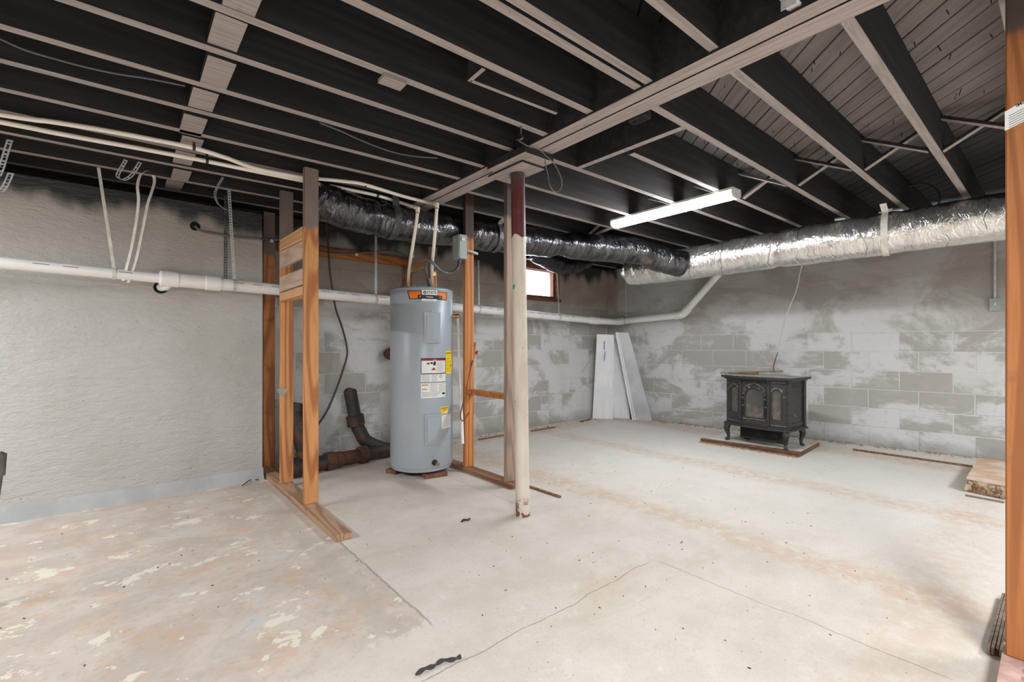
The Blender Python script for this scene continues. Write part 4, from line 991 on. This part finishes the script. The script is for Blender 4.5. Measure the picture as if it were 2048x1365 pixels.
# switch box and conduit
sw = thing('switch_box', 'grey switch box with conduit on the right wall beside the post', 'switch', atw(1989, 610, 0))
sq = atw(1989, 610, 0); bvec = lambda s, o, z: sq + WR_D * s + WR_N * o + V3((0, 0, z))
build(MB().obox(bvec(0, .03, 0), WR_D * .036, WR_N * .024, (0, 0, .057), .004), 'box_body', 'galv', sw)
build(MB().obox(bvec(0, .0555, 0), WR_D * .036, WR_N * .0015, (0, 0, .057), .001), 'cover_plate', 'boxgrey', sw)
build(MB().obox(bvec(0, .062, .003), WR_D * .005, WR_N * .006, (0, 0, .011), .002), 'toggle', 'white', sw)
build(MB().tube([bvec(0, .03, .057), bvec(0, .03, .3), bvec(.0, .03, .72)], .011, 12), 'conduit', 'galv', sw)

# ================================================================== CAST IRON DRAIN
ci = thing('cast_iron_drain', 'old black and rusty cast iron drain on floor behind the left studs', 'pipe', (1.5, 4.1, 0))
R_ = .062; ya = 3.98
A = lambda x: V3((x, 3.985 + (x - 1.05) * .14, .072))
build(MB().tube([A(1.12), A(1.36)], R_, 24), 'pipe_run', 'iron', ci)
build(MB().tube([A(1.03), A(1.035), A(1.11), A(1.125)], [.070, .082, .082, .068], 24), 'hub', 'iron', ci)
build(MB().lathe([(.05, 0), (.05, .012), (.03, .018), (.022, .030)], A(1.035), 20, A(1) - A(1.1)), 'cleanout_plug', 'verdigris', ci)
build(MB().tube([A(1.33), A(1.335), A(1.40), A(1.41), A(1.47)], [.068, .079, .079, .070, .068], 24), 'hub', 'rust', ci)
build(MB().tube([A(1.46), A(1.66)], .060, 24), 'pipe_run', 'rust', ci)
build(MB().tube([A(1.64), A(1.645), A(1.71), A(1.72)], [.068, .080, .080, .068], 24), 'hub', 'rust', ci)
build(MB().tube([A(1.71), A(2.02)], .062, 24), 'pipe_run', 'iron', ci)
build(MB().tube([A(2.0), A(2.005), A(2.08), A(2.09), A(2.5)], [.068, .080, .080, .066, .062], 24), 'hub', 'rust', ci)
w0 = A(1.97); W_ = [w0, w0 + V3((-.10, .02, .03)), w0 + V3((-.22, .05, .10)), w0 + V3((-.27, .07, .19)), w0 + V3((-.30, .09, .27))]
build(MB().tube(curve(W_, 6), [.060] * 25, 24), 'wye_branch', 'iron', ci)
e = W_[-1]; dirv = V3((-.18, .02, 1)).normalized()
build(MB().tube([e - dirv * .02, e - dirv * .015, e + dirv * .075, e + dirv * .08], [.066, .080, .080, .064], 24), 'hub', 'iron', ci)
build(MB().tube([e + dirv * .07, e + dirv * .30], .058, 24), 'broken_stub', 'iron', ci)
mb = MB()
for k_ in range(24):
    a = 2 * math.pi * k_ / 24
u_ = V3((1, 0, .18)).normalized(); v_ = dirv.cross(u_)
vs = []; hgt = [0, .01, .025, .03, .018, .004, .0, .012, .03, .034, .02, .006]
for r in (.058, .050):
    for z in (0, 1):
        for k_ in range(12):
            a = 2 * math.pi * k_ / 12; vs.append(e + dirv * (.30 + z * (hgt[k_] + .004)) + u_ * (math.cos(a) * r) + v_ * (math.sin(a) * r))
fs = []
for k_ in range(12):
    n_ = (k_ + 1) % 12; fs += [[k_, n_, 12 + n_, 12 + k_], [24 + n_, 24 + k_, 36 + k_, 36 + n_], [12 + k_, 12 + n_, 36 + n_, 36 + k_], [k_, 24 + k_, 24 + n_, n_]]
mb._add(vs, fs); build(mb, 'broken_rim', 'iron', ci)
s0 = V3((1.20, 4.13, .13)); s1 = V3((1.15, 4.22, .50))
ci2 = thing('iron_stub', 'broken black iron pipe stub leaning up between the left studs', 'pipe', s0)
build(MB().tube([s0 + V3((0, 0, -.03)), s0, s0.lerp(s1, .25), s0.lerp(s1, .7), s1], [.045, .055, .066, .068, .052], 22), 'stub_pipe', 'iron', ci2)
build(MB().tube([s0 + V3((0, 0, -.02)), s0 + V3((0, 0, -.018)), s0.lerp(s1, .1), s0.lerp(s1, .11)], [.056, .07, .07, .06], 22), 'hub', 'rust', ci2)
build(MB().tube([s1 - (s1 - s0) * .02, s1 + V3((0.02, 0, .07))], [.052, .045], 22), 'broken_rim', 'iron', ci2)
q = at(776, 708, y=4.40); tag(build(MB().lathe([(.05, -.0), (.05, .05), (.062, .052), (.062, .085), (.04, .095)], q, 24, (0, -1, 0)), 'wall_pipe_stub', 'rust'), 'rusty round iron pipe end in block wall just left of heater', 'pipe')

# ================================================================== STOVE AND HEARTH
hp_ = [at(1402, 878, z=.035), at(1597, 908, z=.035), at(1638, 886, z=.035)]
h3 = hp_[0] + (hp_[2] - hp_[1]) * 1.0
pad = thing('hearth_pad', 'low white hearth board with brown edges under the black stove', 'hearth', (hp_[0] + hp_[2]) / 2 * 1.0)
WL[pad.name].z = 0; pad.location.z = 0
poly = [V3((q.x, q.y, .0)) for q in (hp_[0], hp_[1], hp_[2], h3)]
cen = sum(poly, V3()) / 4
build(MB().prism([q + (q - cen) * .01 + V3((0, 0, .002)) for q in poly], (0, 0, .030)), 'pad_board', 'padedge', pad, smooth=False)
build(MB().prism([cen + (q - cen) * .975 + V3((.012, 0, .0321)) for q in poly], (0, 0, .006)), 'pad_top', 'padtop', pad, smooth=False)
ex = (poly[1] - poly[0]).normalized(); ey = V3((-ex.y, ex.x, 0)); 
if ey.x < 0: ey = -ey
build(MB().prism([poly[0] + ey * -.012 + V3((0, 0, .0322)), poly[1] + ey * -.012 + V3((0, 0, .0322)), poly[1] + ey * .10 + V3((-.0, 0, .0322)), poly[0].lerp(poly[1], .52) + ey * .075 + V3((0, 0, .0322)), poly[0] + ey * .03 + V3((0, 0, .0322))], (0, 0, .0062)), 'bare_edge', 'padedge', pad, smooth=False)
mb = MB()
for i in range(420):
    u = random.random(); w = abs(random.gauss(0, .018)); q = poly[0].lerp(poly[1], u) - ey * (.016 + w); s_ = random.uniform(.003, .009)
    mb.obox(q + V3((0, 0, s_ * .5)), (s_, 0, 0), (0, s_ * .7, 0), (0, 0, s_ * .5))
cr_ = build(mb, 'crumbs', 'sawdust', smooth=False); cr_['kind'] = 'stuff'; tag(cr_, 'tan crumbs spilled along the front edge of the hearth board', 'debris')

SO = V3((5.023, 2.322, .0392)); E1 = V3((-.083, -.9965, 0)); E2 = V3((.9965, -.083, 0)); SWD, SDP = .626, .37
def sp(x, y, z): return SO + E1 * x + E2 * y + V3((0, 0, z))
stv = thing('gas_stove', 'black cast iron gas stove with arched glass doors and curved legs on the hearth board', 'stove', sp(SWD / 2, SDP / 2, 0))
FR = [(0, 0), (.175, -.045), (.46, -.045), (SWD, 0)]
def ring_poly(g, z, back=SDP): return [sp(-g, back + g, z)] + [sp(x + (-g if i == 0 else g if i == 3 else 0), y - g, z) for i, (x, y) in enumerate(FR)] + [sp(SWD + g, back + g, z)]
build(MB().prism(ring_poly(.022, .176), (0, 0, .018)), 'base_ledge', 'stove', stv, smooth=False)
build(MB().prism(ring_poly(.012, .194), (0, 0, .012)), 'base_ledge', 'stove', stv, smooth=False)
build(MB().prism(ring_poly(.018, .668), (0, 0, .014)), 'top_cornice', 'stove', stv, smooth=False)
build(MB().prism(ring_poly(.040, .682), (0, 0, .024)), 'top_slab', ['stove', 'stove_top'], stv, smooth=False, facing=(0, 0, 1))
# shell: back, sides, floor, ceiling of the firebox
build(MB().obox(sp(SWD / 2, SDP - .01, .437), E1 * (SWD / 2), E2 * .01, (0, 0, .231)), 'back_plate', 'stove_in', stv, smooth=False)
build(MB().obox(sp(.012, SDP / 2, .437), E1 * .012, E2 * (SDP / 2 - .02), (0, 0, .231)), 'side_panel', 'stove', stv, smooth=False)
sidep = build(MB().obox(sp(SWD - .016, SDP / 2, .437), E1 * .012, E2 * (SDP / 2 - .02), (0, 0, .231)), 'side_panel', 'stove', stv, smooth=False)
for (yy, w) in ((.012, .022), (SDP - .022, .022)): build(MB().obox(sp(SWD, yy, .437), E1 * .012, E2 * w, (0, 0, .231), .003), 'corner_post', 'stove', stv)
for i in range(3):
    build(MB().obox(sp(SWD - .002, SDP / 2, .64 - i * .018), E1 * .005, E2 * (SDP / 2 - .05), (0, 0, .005), .001), 'vent_louvre', 'stove', stv)
build(MB().obox(sp(SWD - .004, SDP / 2, .235), E1 * .006, E2 * (SDP / 2 - .04), (0, 0, .02), .002), 'side_rail', 'stove', stv)
def facet(i, ax0, ax1, zb, zs, name='front_panel', rise=None):
    a = V3((FR[i][0], FR[i][1], 0)); b = V3((FR[i + 1][0], FR[i + 1][1], 0)); L = (b - a).length; d = (b - a) / L; n_ = V3((-d.y, d.x, 0))
    if n_.y < 0: n_ = -n_
    def fp(x, y, z): q = a + d * x + n_ * y; return sp(q.x, q.y, z)
    th = .016; z0, z1 = .206, .668; mb = MB()
    R2 = (ax1 - ax0) / 2; rise = rise or R2; cxm = (ax0 + ax1) / 2; tv = fp(0, th, 0) - fp(0, 0, 0)
    rect = lambda xa, xb, za, zb_: mb.prism([fp(xa, 0, za), fp(xb, 0, za), fp(xb, 0, zb_), fp(xa, 0, zb_)], tv)
    rect(0, ax0, z0, z1); rect(ax1, L, z0, z1); rect(ax0, ax1, z0, zb)
    N_ = 12; ar = [(cxm - R2 * math.cos(math.pi * k / N_), zs + rise * math.sin(math.pi * k / N_)) for k in range(N_ + 1)]
    for p_, q_ in zip(ar, ar[1:]): mb.prism([fp(p_[0], 0, p_[1]), fp(q_[0], 0, q_[1]), fp(q_[0], 0, z1), fp(p_[0], 0, z1)], tv)
    pn = build(mb, name, 'stove', stv, smooth=False)
    gl = MB().prism([fp(ax0, .010, zb), fp(ax1, .010, zb)] + [fp(x, .010, z) for x, z in ar[::-1]], fp(0, .003, 0) - fp(0, 0, 0))
    build(gl, 'glass_pane', 'glass_dusty', pn, smooth=False)
    return fp, L, ar, cxm, R2, rise, pn
def trim(fp, pts, r, pn, mat='stove_edge', name='moulding'): return build(MB().tube([fp(x, -r * .5, z) for x, z in pts], r, 6), name, mat, pn)
for i, zb_, zs_ in ((0, .315, .545), (2, .285, .53)):
    L = math.hypot(FR[i + 1][0] - FR[i][0], FR[i + 1][1] - FR[i][1]); a0, a1 = (.055, .148) if i == 0 else (.03, .112)
    fp, L, ar, cxm, R2, rise, pn = facet(i, a0, a1, zb_, zs_, rise=.045)
    trim(fp, [(cxm - (R2 + .008) * math.cos(math.pi * k / 10), zs_ + .012 + (rise + .014) * math.sin(math.pi * k / 10)) for k in range(1, 10)], .004, pn)
    trim(fp, [(a0 - .002, zb_), (a0 - .002, zs_)], .004, pn, 'stove'); trim(fp, [(a1 + .002, zb_), (a1 + .002, zs_)], .004, pn, 'stove')
    trim(fp, [(.004, .555 if i == 0 else .53), (.032, .555 if i == 0 else .53)] if i == 0 else [(a1 + .012, .515), (L - .004, .515)], .004, pn)
    for zz in (.655, .640): trim(fp, [(.02, zz), (L - .02, zz)], .0035, pn, 'stove' if zz < .65 else 'stove_edge')
    trim(fp, [(.02, .228), (L - .01, .228)], .004, pn)
fp, L, ar, cxm, R2, rise, pn = facet(1, .05, .236, .285, .50, 'front_door', rise=.085)
inner = [(cxm - (R2 + .004) * math.cos(math.pi * k / 16), .50 + (rise + .004) * math.sin(math.pi * k / 16)) for k in range(17)]
trim(fp, [(inner[0][0], .285)] + inner + [(inner[-1][0], .285)], .0055, pn, 'stove', 'arch_trim')
trim(fp, inner[2:15], .003, pn)
outer = [(cxm - (R2 + .034) * math.cos(math.pi * k / 16), .50 + (rise + .045) * math.sin(math.pi * k / 16)) for k in range(17)]
trim(fp, outer[3:14], .005, pn, 'stove_edge', 'arch_trim')
mb = MB()
for k_ in (1.2, 3, 5.6, 10.4, 13, 14.8):
    an = math.pi * k_ / 16
    mb.tube([fp(cxm - (R2 + .006) * math.cos(an), -.003, .50 + (rise + .006) * math.sin(an)), fp(cxm - (R2 + .028) * math.cos(an), -.003, .50 + (rise + .032) * math.sin(an))], .004, 6)
for zz in (.48, .40): 
    for sgn in (-1, 1): mb.tube([fp(cxm + sgn * (R2 + .006), -.003, zz), fp(cxm + sgn * (R2 + .034), -.003, zz)], .0042, 6)
build(mb, 'voussoirs', 'stove_edge', pn)
mb = MB()
for sgn in (-1, 1):
    for za, zb2 in ((.29, .392), (.408, .472), (.488, .53)): mb.obox(fp(cxm + sgn * (R2 + .02), .0, (za + zb2) / 2), (fp(.010, 0, 0) - fp(0, 0, 0)), (fp(0, .004, 0) - fp(0, 0, 0)), (0, 0, (zb2 - za) / 2 - .004))
build(mb, 'dark_insets', 'stove_in', pn, smooth=False)
build(MB().obox(fp(cxm, -.004, .633), fp(.022, 0, 0) - fp(0, 0, 0), fp(0, .008, 0) - fp(0, 0, 0), (0, 0, .015), .003), 'keystone', 'stove', pn)
trim(fp, [(.03, .268), (L - .03, .268)], .005, pn)
for zz in (.655, .642): trim(fp, [(.01, zz), (L - .01, zz)], .0035, pn, 'stove')
for x in (FR[1], FR[2]): build(MB().obox(sp(x[0], x[1] - .004, .437), E1 * .013, E2 * .010, (0, 0, .23), .004), 'pilaster', 'stove', stv)
# logs and ash
build(MB().obox(sp(SWD / 2, SDP / 2 - .02, .225), E1 * (SWD / 2 - .03), E2 * (SDP / 2 - .06), (0, 0, .022)), 'ash_bed', 'ember', stv)
def logm(p_, q_, r, seed):
    N_ = 12; pts = [V3(p_).lerp(V3(q_), i / N_) + V3((0, 0, .012 * math.sin(i * .9 + seed))) for i in range(N_ + 1)]
    return MB().tube(pts, [r * (.85 + .25 * math.sin(i * 1.3 + seed) ** 2) for i in range(N_ + 1)], 12, True, lambda i, k, q, a: 1 + .2 * noise.noise(V3((i * .7 + seed, math.cos(a) * 2, math.sin(a) * 2))))
for j, (p_, q_, r) in enumerate(((sp(.08, .10, .29), sp(.54, .07, .29), .045), (sp(.16, .17, .34), sp(.56, .20, .33), .045), (sp(.34, .06, .35), sp(.44, .20, .42), .035), (sp(.05, .16, .33), sp(.2, .09, .36), .04), (sp(.5, .05, .31), sp(.6, .16, .34), .042))):
    build(logm(p_, q_, r, j * 2.1), 'ceramic_log', 'log', stv)
# burner box under the body
build(MB().obox(sp(.33, .12, .055), E1 * .24, E2 * .012, (0, 0, .028), .003), 'lower_valance', 'stove', stv)
build(MB().obox(sp(.30, .17, .115), E1 * .19, E2 * .10, (0, 0, .055), .004), 'burner_box', 'stove_in', stv)
build(MB().obox(sp(.14, .19, .09), E1 * .03, E2 * .05, (0, 0, .08), .004), 'valve_bracket', 'stove_in', stv)
def leg(x, y, ox, oy):
    base = sp(x, y, 0); o = (E1 * ox + E2 * oy)
    prof = [(.0, .176, .030), (.018, .150, .032), (.022, .12, .026), (.012, .085, .019), (.004, .05, .015), (.008, .025, .017), (.022, .008, .020), (.026, .0, .022)]
    pts = [base + o * d_ + V3((0, 0, z)) for d_, z, r in prof]
    build(MB().tube(curve(pts, 3), [r for i, (_, _, r) in enumerate(prof[:-1]) for k in range(3)] + [prof[-1][2]], 10), 'leg', 'stove', stv)
leg(.02, .01, -.8, -.6); leg(SWD - .03, .01, .5, -.7); leg(SWD - .03, SDP - .03, .6, .6); leg(.02, SDP - .03, -.7, .6)
# laths lying on the stove top
zt = SO.z + .7065
a, b = at(1434, 748, z=zt + .012), at(1541, 737, z=zt + .03)
st_ = lambda px, py, zz: at(px, py, z=zz)
sA, sB = sp(-.12, .10, .7065), sp(.45, .30, .7065)
tag(build(MB().beam(sp(-.13, .10, .7145), sp(.42, .36, .752), .018, .0155, c=.002), 'wood_lath', 'oldwood'), 'long thin wooden lath lying across the black stove top', 'lath', 'laths on the stove')
tag(build(MB().beam(sp(-.10, .165, .7155), sp(.17, .345, .7155), .026, .0175, c=.002), 'wood_lath', 'lath'), 'short orange wooden lath behind the long one on the stove top', 'lath', 'laths on the stove')

# ================================================================== PANELS IN THE CORNER
def lean(name, label, b0, b1, t0, t1, th, mats, cat='panel', ridges=()):
    n_ = (b1 - b0).cross(t0 - b0).normalized()
    if n_.dot(EYE - b0) > 0: n_ = -n_
    o = thing(name, label, cat, (b0 + b1) / 2, 'panels leaning in the corner')
    build(MB().prism([b0, b1, t1, t0], n_ * th), 'panel_sheet', mats[0], o, smooth=False)
    for u0, u1, d_ in ridges:
        a0, a1, c1, c0 = b0.lerp(b1, u0), b0.lerp(b1, u1), t0.lerp(t1, u1), t0.lerp(t1, u0)
        build(MB().prism([a0 - n_ * .0004, a1 - n_ * .0004, c1 - n_ * .0004, c0 - n_ * .0004], -n_ * d_), 'panel_rib', mats[1], o, smooth=False)
    return o
G0 = lambda px, py: at(px, py, z=.004)
lean('white_panel', 'widest white grooved panel leaning left in the room corner, bluish scribbles', V3((5.225, 4.36, .003)), V3((5.385, 4.12, .003)), at(1194, 669, d=6.56), at(1228, 670, d=6.52), .014, ['panel_white', 'panel_white'], ridges=((.0, .05, .006), (.50, .55, .005), (.62, .80, .006), (.93, 1, .006)))
mark = build(MB().beam(at(1209, 683, d=6.525), at(1208.5, 700, d=6.515), .010, .004, up=(0, 1, .2)), 'scribble', 'blue', bpy.data.objects['white_panel'], smooth=False)
build(MB().beam(at(1210.5, 703, d=6.51), at(1208.5, 722, d=6.50), .010, .004, up=(0, 1, .2)), 'scribble', 'blue', bpy.data.objects['white_panel'], smooth=False)
lean('white_panel', 'narrow white panel leaning in the corner between grooved panel and grey sheet', V3((5.47, 4.20, .003)), V3((5.60, 3.98, .003)), at(1221, 672, d=6.66), at(1246, 672, d=6.62), .014, ['panel_white', 'panel_white'], ridges=((.05, .15, .006), (.50, .56, .008), (.85, .97, .006)))
gp = lean('plastic_sheet', 'grey translucent plastic sheet with white left edge leaning on right wall', V3((5.54, 3.90, .003)), V3((5.67, 3.66, .003)), at(1231, 665, d=6.46), at(1257, 666, d=6.42), .006, ['panel_clear', 'panel_white'], ridges=((.0, .10, .008), (.14, .20, .005)))

# ================================================================== FLOOR LITTER
fx = lambda q, z: V3((q.x, q.y, z))
a, b = at(1706, 900, z=.006), at(1945, 934, z=.006)
tag(build(MB().beam(fx(a, .0085), fx(b, .0085), .022, .016, c=.002), 'wood_lath', 'stick'), 'long brown wooden lath on the floor along the right wall', 'lath')
a, b = at(1052, 972, z=.006), at(1121, 995, z=.006)
tag(build(MB().beam(fx(a, .0075), fx(b, .0075), .02, .014, c=.002), 'wood_lath', 'stick'), 'short brown lath on the floor just right of the steel column', 'lath')
a, b = at(957, 880, z=.006), at(1010, 871, z=.006)
tag(build(MB().beam(fx(a, .0075), fx(b, .0075), .025, .014, c=.002), 'wood_lath', 'stick'), 'brown lath on floor by block wall, between right studs', 'lath')
a, b = at(1062, 863, z=.006), at(1110, 855, z=.006)
tag(build(MB().beam(fx(a, .0075), fx(b, .0075), .025, .014, c=.002), 'wood_lath', 'stick'), 'brown lath on floor by block wall, right of steel column', 'lath')
a, b = at(1160, 844, z=.006), at(1182, 839, z=.006)
tag(build(MB().beam(fx(a, .0075), fx(b, .0075), .025, .014, c=.002), 'wood_lath', 'stick'), 'brown stick on floor at left foot of the corner panels', 'lath')
# masonry step by the post
sb = thing('masonry_slab', 'broken tan masonry slab on floor by right wall, beside the post', 'slab', (5.1, .28, 0))
top = [at(1958, 918, z=.105), at(1938, 953, z=.105), at(2025, 968, z=.105), at(2040, 925, z=.105)]
mb = MB(); lowp = []
P_ = [V3((4.66, .40, 0)), V3((4.62, .10, 0)), V3((5.55, .02, 0)), V3((5.60, .42, 0)), V3((5.1, .44, 0))]
P_ = [at(1934, 984, z=.0), at(2012, 1000, z=0.0), V3((4.62, .02, 0)), V3((5.60, -.02, 0)), V3((5.58, .43, 0))]
cen = sum(P_, V3()) / len(P_)
bm_pts = []
for q in P_: bm_pts.append(V3((q.x, q.y, .001)))
mb.prism(bm_pts, (0, 0, .088)); core = build(mb, 'slab_core', 'stone', sb, smooth=False)
build(MB().prism([cen + (q - cen) * 1.01 + V3((0, 0, .0895)) for q in bm_pts], (0, 0, .016)), 'slab_top', 'stone_top', sb, smooth=False)
mb = MB()
for i in range(60):
    u = random.random(); e0_, e1_ = (bm_pts[0], bm_pts[1]) if i % 3 else (bm_pts[0], bm_pts[4])
    q = e0_.lerp(e1_, u); s_ = random.uniform(.006, .018); q = q + (q - cen).normalized() * s_ * .2
    mb.obox(q + V3((0, 0, random.uniform(.012, .08))), (s_, random.uniform(-.004, .004), 0), (0, s_ * .6, random.uniform(-.003, .003)), (0, 0, s_ * .7))
ch = build(mb, 'broken_edge', 'stone', sb); ch['kind'] = 'stuff'
a, b = at(1932, 990, z=.006), at(2009, 1004, z=.006)
tag(build(MB().beam(fx(a, .006) + V3((-.02, 0, 0)), fx(b, .006) + V3((-.02, 0, 0)), .018, .011, c=.002), 'wood_lath', 'oldwood'), 'grey brown strip on floor along front of masonry slab', 'lath')
# splintered timber by the post
sp_o = thing('splintered_timber', 'grey splintered wood lying on floor against the foreground post', 'wood scrap', (2.2, .14, 0))
a, b = at(1975, 1305, z=.02), at(2007, 1190, z=.02)
for i in range(5):
    off = V3((.0, -.010 * i, 0)); k0 = random.uniform(0, .08); 
    build(MB().beam(a.lerp(b, k0) + off + V3((0, 0, -.006 + .004 * (i % 2))), b + off * .8 + V3((0, 0, -.004 + .003 * (i % 3))), .008, .022, c=.001), 'splinter', 'oldwood', sp_o)
# black scrap, chips, dust
a = [at(px, py, z=.008) for px, py in ((832, 1350), (850, 1338), (868, 1333), (884, 1322), (905, 1320), (921, 1314))]
tag(build(MB().tube(curve(a, 4), [.004 + .006 * abs(math.sin(i * .7)) for i in range(21)], 7, True, lambda i, k, q, an: .8 + .5 * noise.noise(V3((i, k, 3)))), 'rubber_scrap', 'cable_dark'), 'torn black scrap lying on the floor at the bottom of the view', 'scrap')
q = at(932, 1041, z=.006); tag(build(MB().tube(curve([q + V3((-.03, 0, 0)), q + V3((-.01, .01, .002)), q + V3((.012, -.004, 0)), q + V3((.03, .004, .001))], 4), .006, 7), 'twig', 'debris'), 'tiny dark twig on floor left of the steel column', 'scrap')
q = at(1180, 892, z=.005)
mb = MB()
for i in range(300):
    if i < 130: x, y = random.uniform(1.0, 3.2), random.uniform(.4, 3.0)
    elif i < 200: x, y = random.uniform(3, 5.4), random.uniform(1.0, 4.2)
    elif i < 260: x, y = random.uniform(2.5, 5.2), random.uniform(4.2, 4.40)
    else: x, y = random.uniform(-.4, .9), random.uniform(1.7, 4.0)
    if 1.6 < x < 2.32 and 2.6 < y < 3.9: continue
    if 4.8 < x < 5.75 and 1.5 < y < 2.65: continue
    s_ = random.uniform(.001, .0032) * (2.2 if y > 4.2 else 1); an = random.uniform(0, 3.1)
    mb.obox((x, y, s_ * .35), (math.cos(an) * s_ * 1.6, math.sin(an) * s_ * 1.6, 0), (-math.sin(an) * s_ * .7, math.cos(an) * s_ * .7, 0), (0, 0, s_ * .3))
o = build(mb, 'floor_chips', 'debris', smooth=False); o['kind'] = 'stuff'; tag(o, 'small dark chips and flakes scattered over the concrete floor', 'debris')
mb = MB()
for i in range(260):
    s_l = random.uniform(.4, 4.0); off = abs(random.gauss(0, .05)) + .012; q = wr(s_l, off, 0); s_ = random.uniform(.003, .011)
    if 4.75 < q.x < 5.76 and 1.45 < q.y < 2.66: continue
    mb.obox(q + V3((0, 0, s_ * .4)), (s_, 0, 0), (0, s_ * .8, 0), (0, 0, s_ * .4))
o = build(mb, 'wall_crumbs', 'sawdust', smooth=False); o['kind'] = 'stuff'; tag(o, 'mortar crumbs fallen along foot of the right wall', 'debris')

# ================================================================== CEILING ODDS AND ENDS
nb = thing('wasp_nest', 'crumbling mud nest with a paper scrap stuck to the left joist', 'nest', at(500, 236, z=2.30))
q = at(500, 234, y=lv(LEFT[8], .5) - JW / 2 - .012)
mb = MB()
for i in range(34):
    mb.obox(q + V3((random.uniform(-.035, .03), random.uniform(-.006, .010), random.uniform(-.016, .016))), (random.uniform(.004, .011), 0, .002), (0, .006, 0), (0, .001, random.uniform(.004, .01)))
build(mb, 'nest_mass', 'paper_nest', nb)
build(MB().obox(q + V3((.045, 0, .002)), (.016, .004, .004), (0, .002, 0), (0, 0, .02), .001), 'paper_scrap', 'strap_white', nb)
q = at(788, 162, z=ZJ - .012); j5 = lv(LEFT[5], q.x)
tag(build(MB().obox((q.x, j5 + .012, ZJ - .0095), (.052, -.002, 0), (.001, .034, 0), (0, 0, .0092), .002), 'wood_block', 'taupe'), 'small taupe wood block nailed under a joist left of the beam', 'block')
wb = thing('wooden_bracket', 'dark open wooden bracket hanging from joist above left of the column', 'bracket', (1.4, 1.6, ZJ))
build(MB().beam((1.165, 1.655, ZJ + .085), (1.66, 1.615, ZJ + .085), .02, .17, c=.002), 'side_board', ['black_wood', 'taupe'], wb, facing=(0, 0, -1))
build(MB().beam((1.158, 1.548, ZJ + .085), (1.165, 1.664, ZJ + .085), .02, .17, c=.002), 'end_board', ['black_wood', 'taupe'], wb, facing=(0, 0, -1))
mp = tag(build(MB().box(1.69, 1.745, .555, .60, ZJ - .0045, ZJ - .0005, .001).box(1.69, 1.694, .555, .60, ZJ - .03, ZJ - .0005), 'metal_plate', 'galv'), 'pale metal plate under joist end at top of view by the beam', 'plate')
cb = thing('junction_box', 'small open metal box on the dark joist face below the beam', 'electrical box', (2.12, 1.42, ZJ))
mb = MB(); q = V3((2.16, 1.44, ZJ + .06))
for a, b in ((V3((2.10, 1.40, 0)), V3((2.10, 1.50, 0))), (V3((2.155, 1.40, 0)), V3((2.155, 1.50, 0))), (V3((2.10, 1.40, 0)), V3((2.155, 1.40, 0))), (V3((2.10, 1.50, 0)), V3((2.155, 1.50, 0)))):
    mb.beam(a + V3((0, 0, ZJ + .08)), b + V3((0, 0, ZJ + .08)), .003, .05)
build(mb, 'box_rim', 'galv_dark', cb, smooth=False)
build(MB().box(2.10, 2.155, 1.40, 1.50, ZJ + .10, ZB - .001), 'box_back', 'black_wood', cb, smooth=False)
# grey bar at the far left edge
a0 = at(-6, 985, d=1.9); a1 = at(1, 935, d=1.9); a2 = at(3, 915, d=1.9)
hd = thing('grey_bar', 'grey rounded metal bar end just showing at left edge of the room', 'bar', V3((a0.x - .05, a0.y, 0)))
build(MB().tube([V3((a0.x - .055, a0.y - .0, .001)), V3((a0.x - .03, a0.y, .2)), a0, a1], .011, 10), 'shaft', 'shade_grey', hd)
build(MB().tube([a1 + V3((0, 0, -.035)), a1 + V3((0, 0, .0)), a2 + V3((0, 0, .012)), a2 + V3((-.006, 0, .02))], [.014, .016, .016, .008], 12), 'end_knob', 'shade_grey', hd)

# nail points through the sheathing and paint fleck on the column
mb = MB()
for i in range(60):
    x, y = random.uniform(2.1, 4.2), random.uniform(.12, 1.6)
    if min(abs(y - r) for r in ry) < .05: continue
    mb.beam((x, y, ZB + .004), (x + random.uniform(-.012, .012), y + random.uniform(-.012, .012), ZB - random.uniform(.015, .035)), .0028, .0028)
o = build(mb, 'nail_points', 'bracket', ceiling, smooth=False); o['kind'] = 'stuff'
cc = CB.lerp(CT, .66); f_ = -V3((cc.x, cc.y, 0)).normalized(); r_ = V3((-f_.y, f_.x, 0))
if r_.dot(RT) < 0: r_ = -r_
zc = 1.43; P_ = []
for u, z in ((-62, -.012), (-50, -.016), (-40, -.004), (-38, .010), (-48, .018), (-60, .008)):
    a = math.radians(u); P_.append(V3((cc.x, cc.y, zc + z)) + f_ * (math.cos(a) * .0452) + r_ * (math.sin(a) * .0452))
build(MB().prism(P_, f_ * .0008 - r_ * .0008), 'paint_fleck', 'green', col, smooth=False)

for o in bpy.data.objects:
    if o.name.split('.')[0] in ('label_print', 'badge_lettering', 'label_lettering', 'sticker_print', 'pipe_print', 'voussoirs', 'dark_insets', 'label_heading'): o['kind'] = 'stuff'
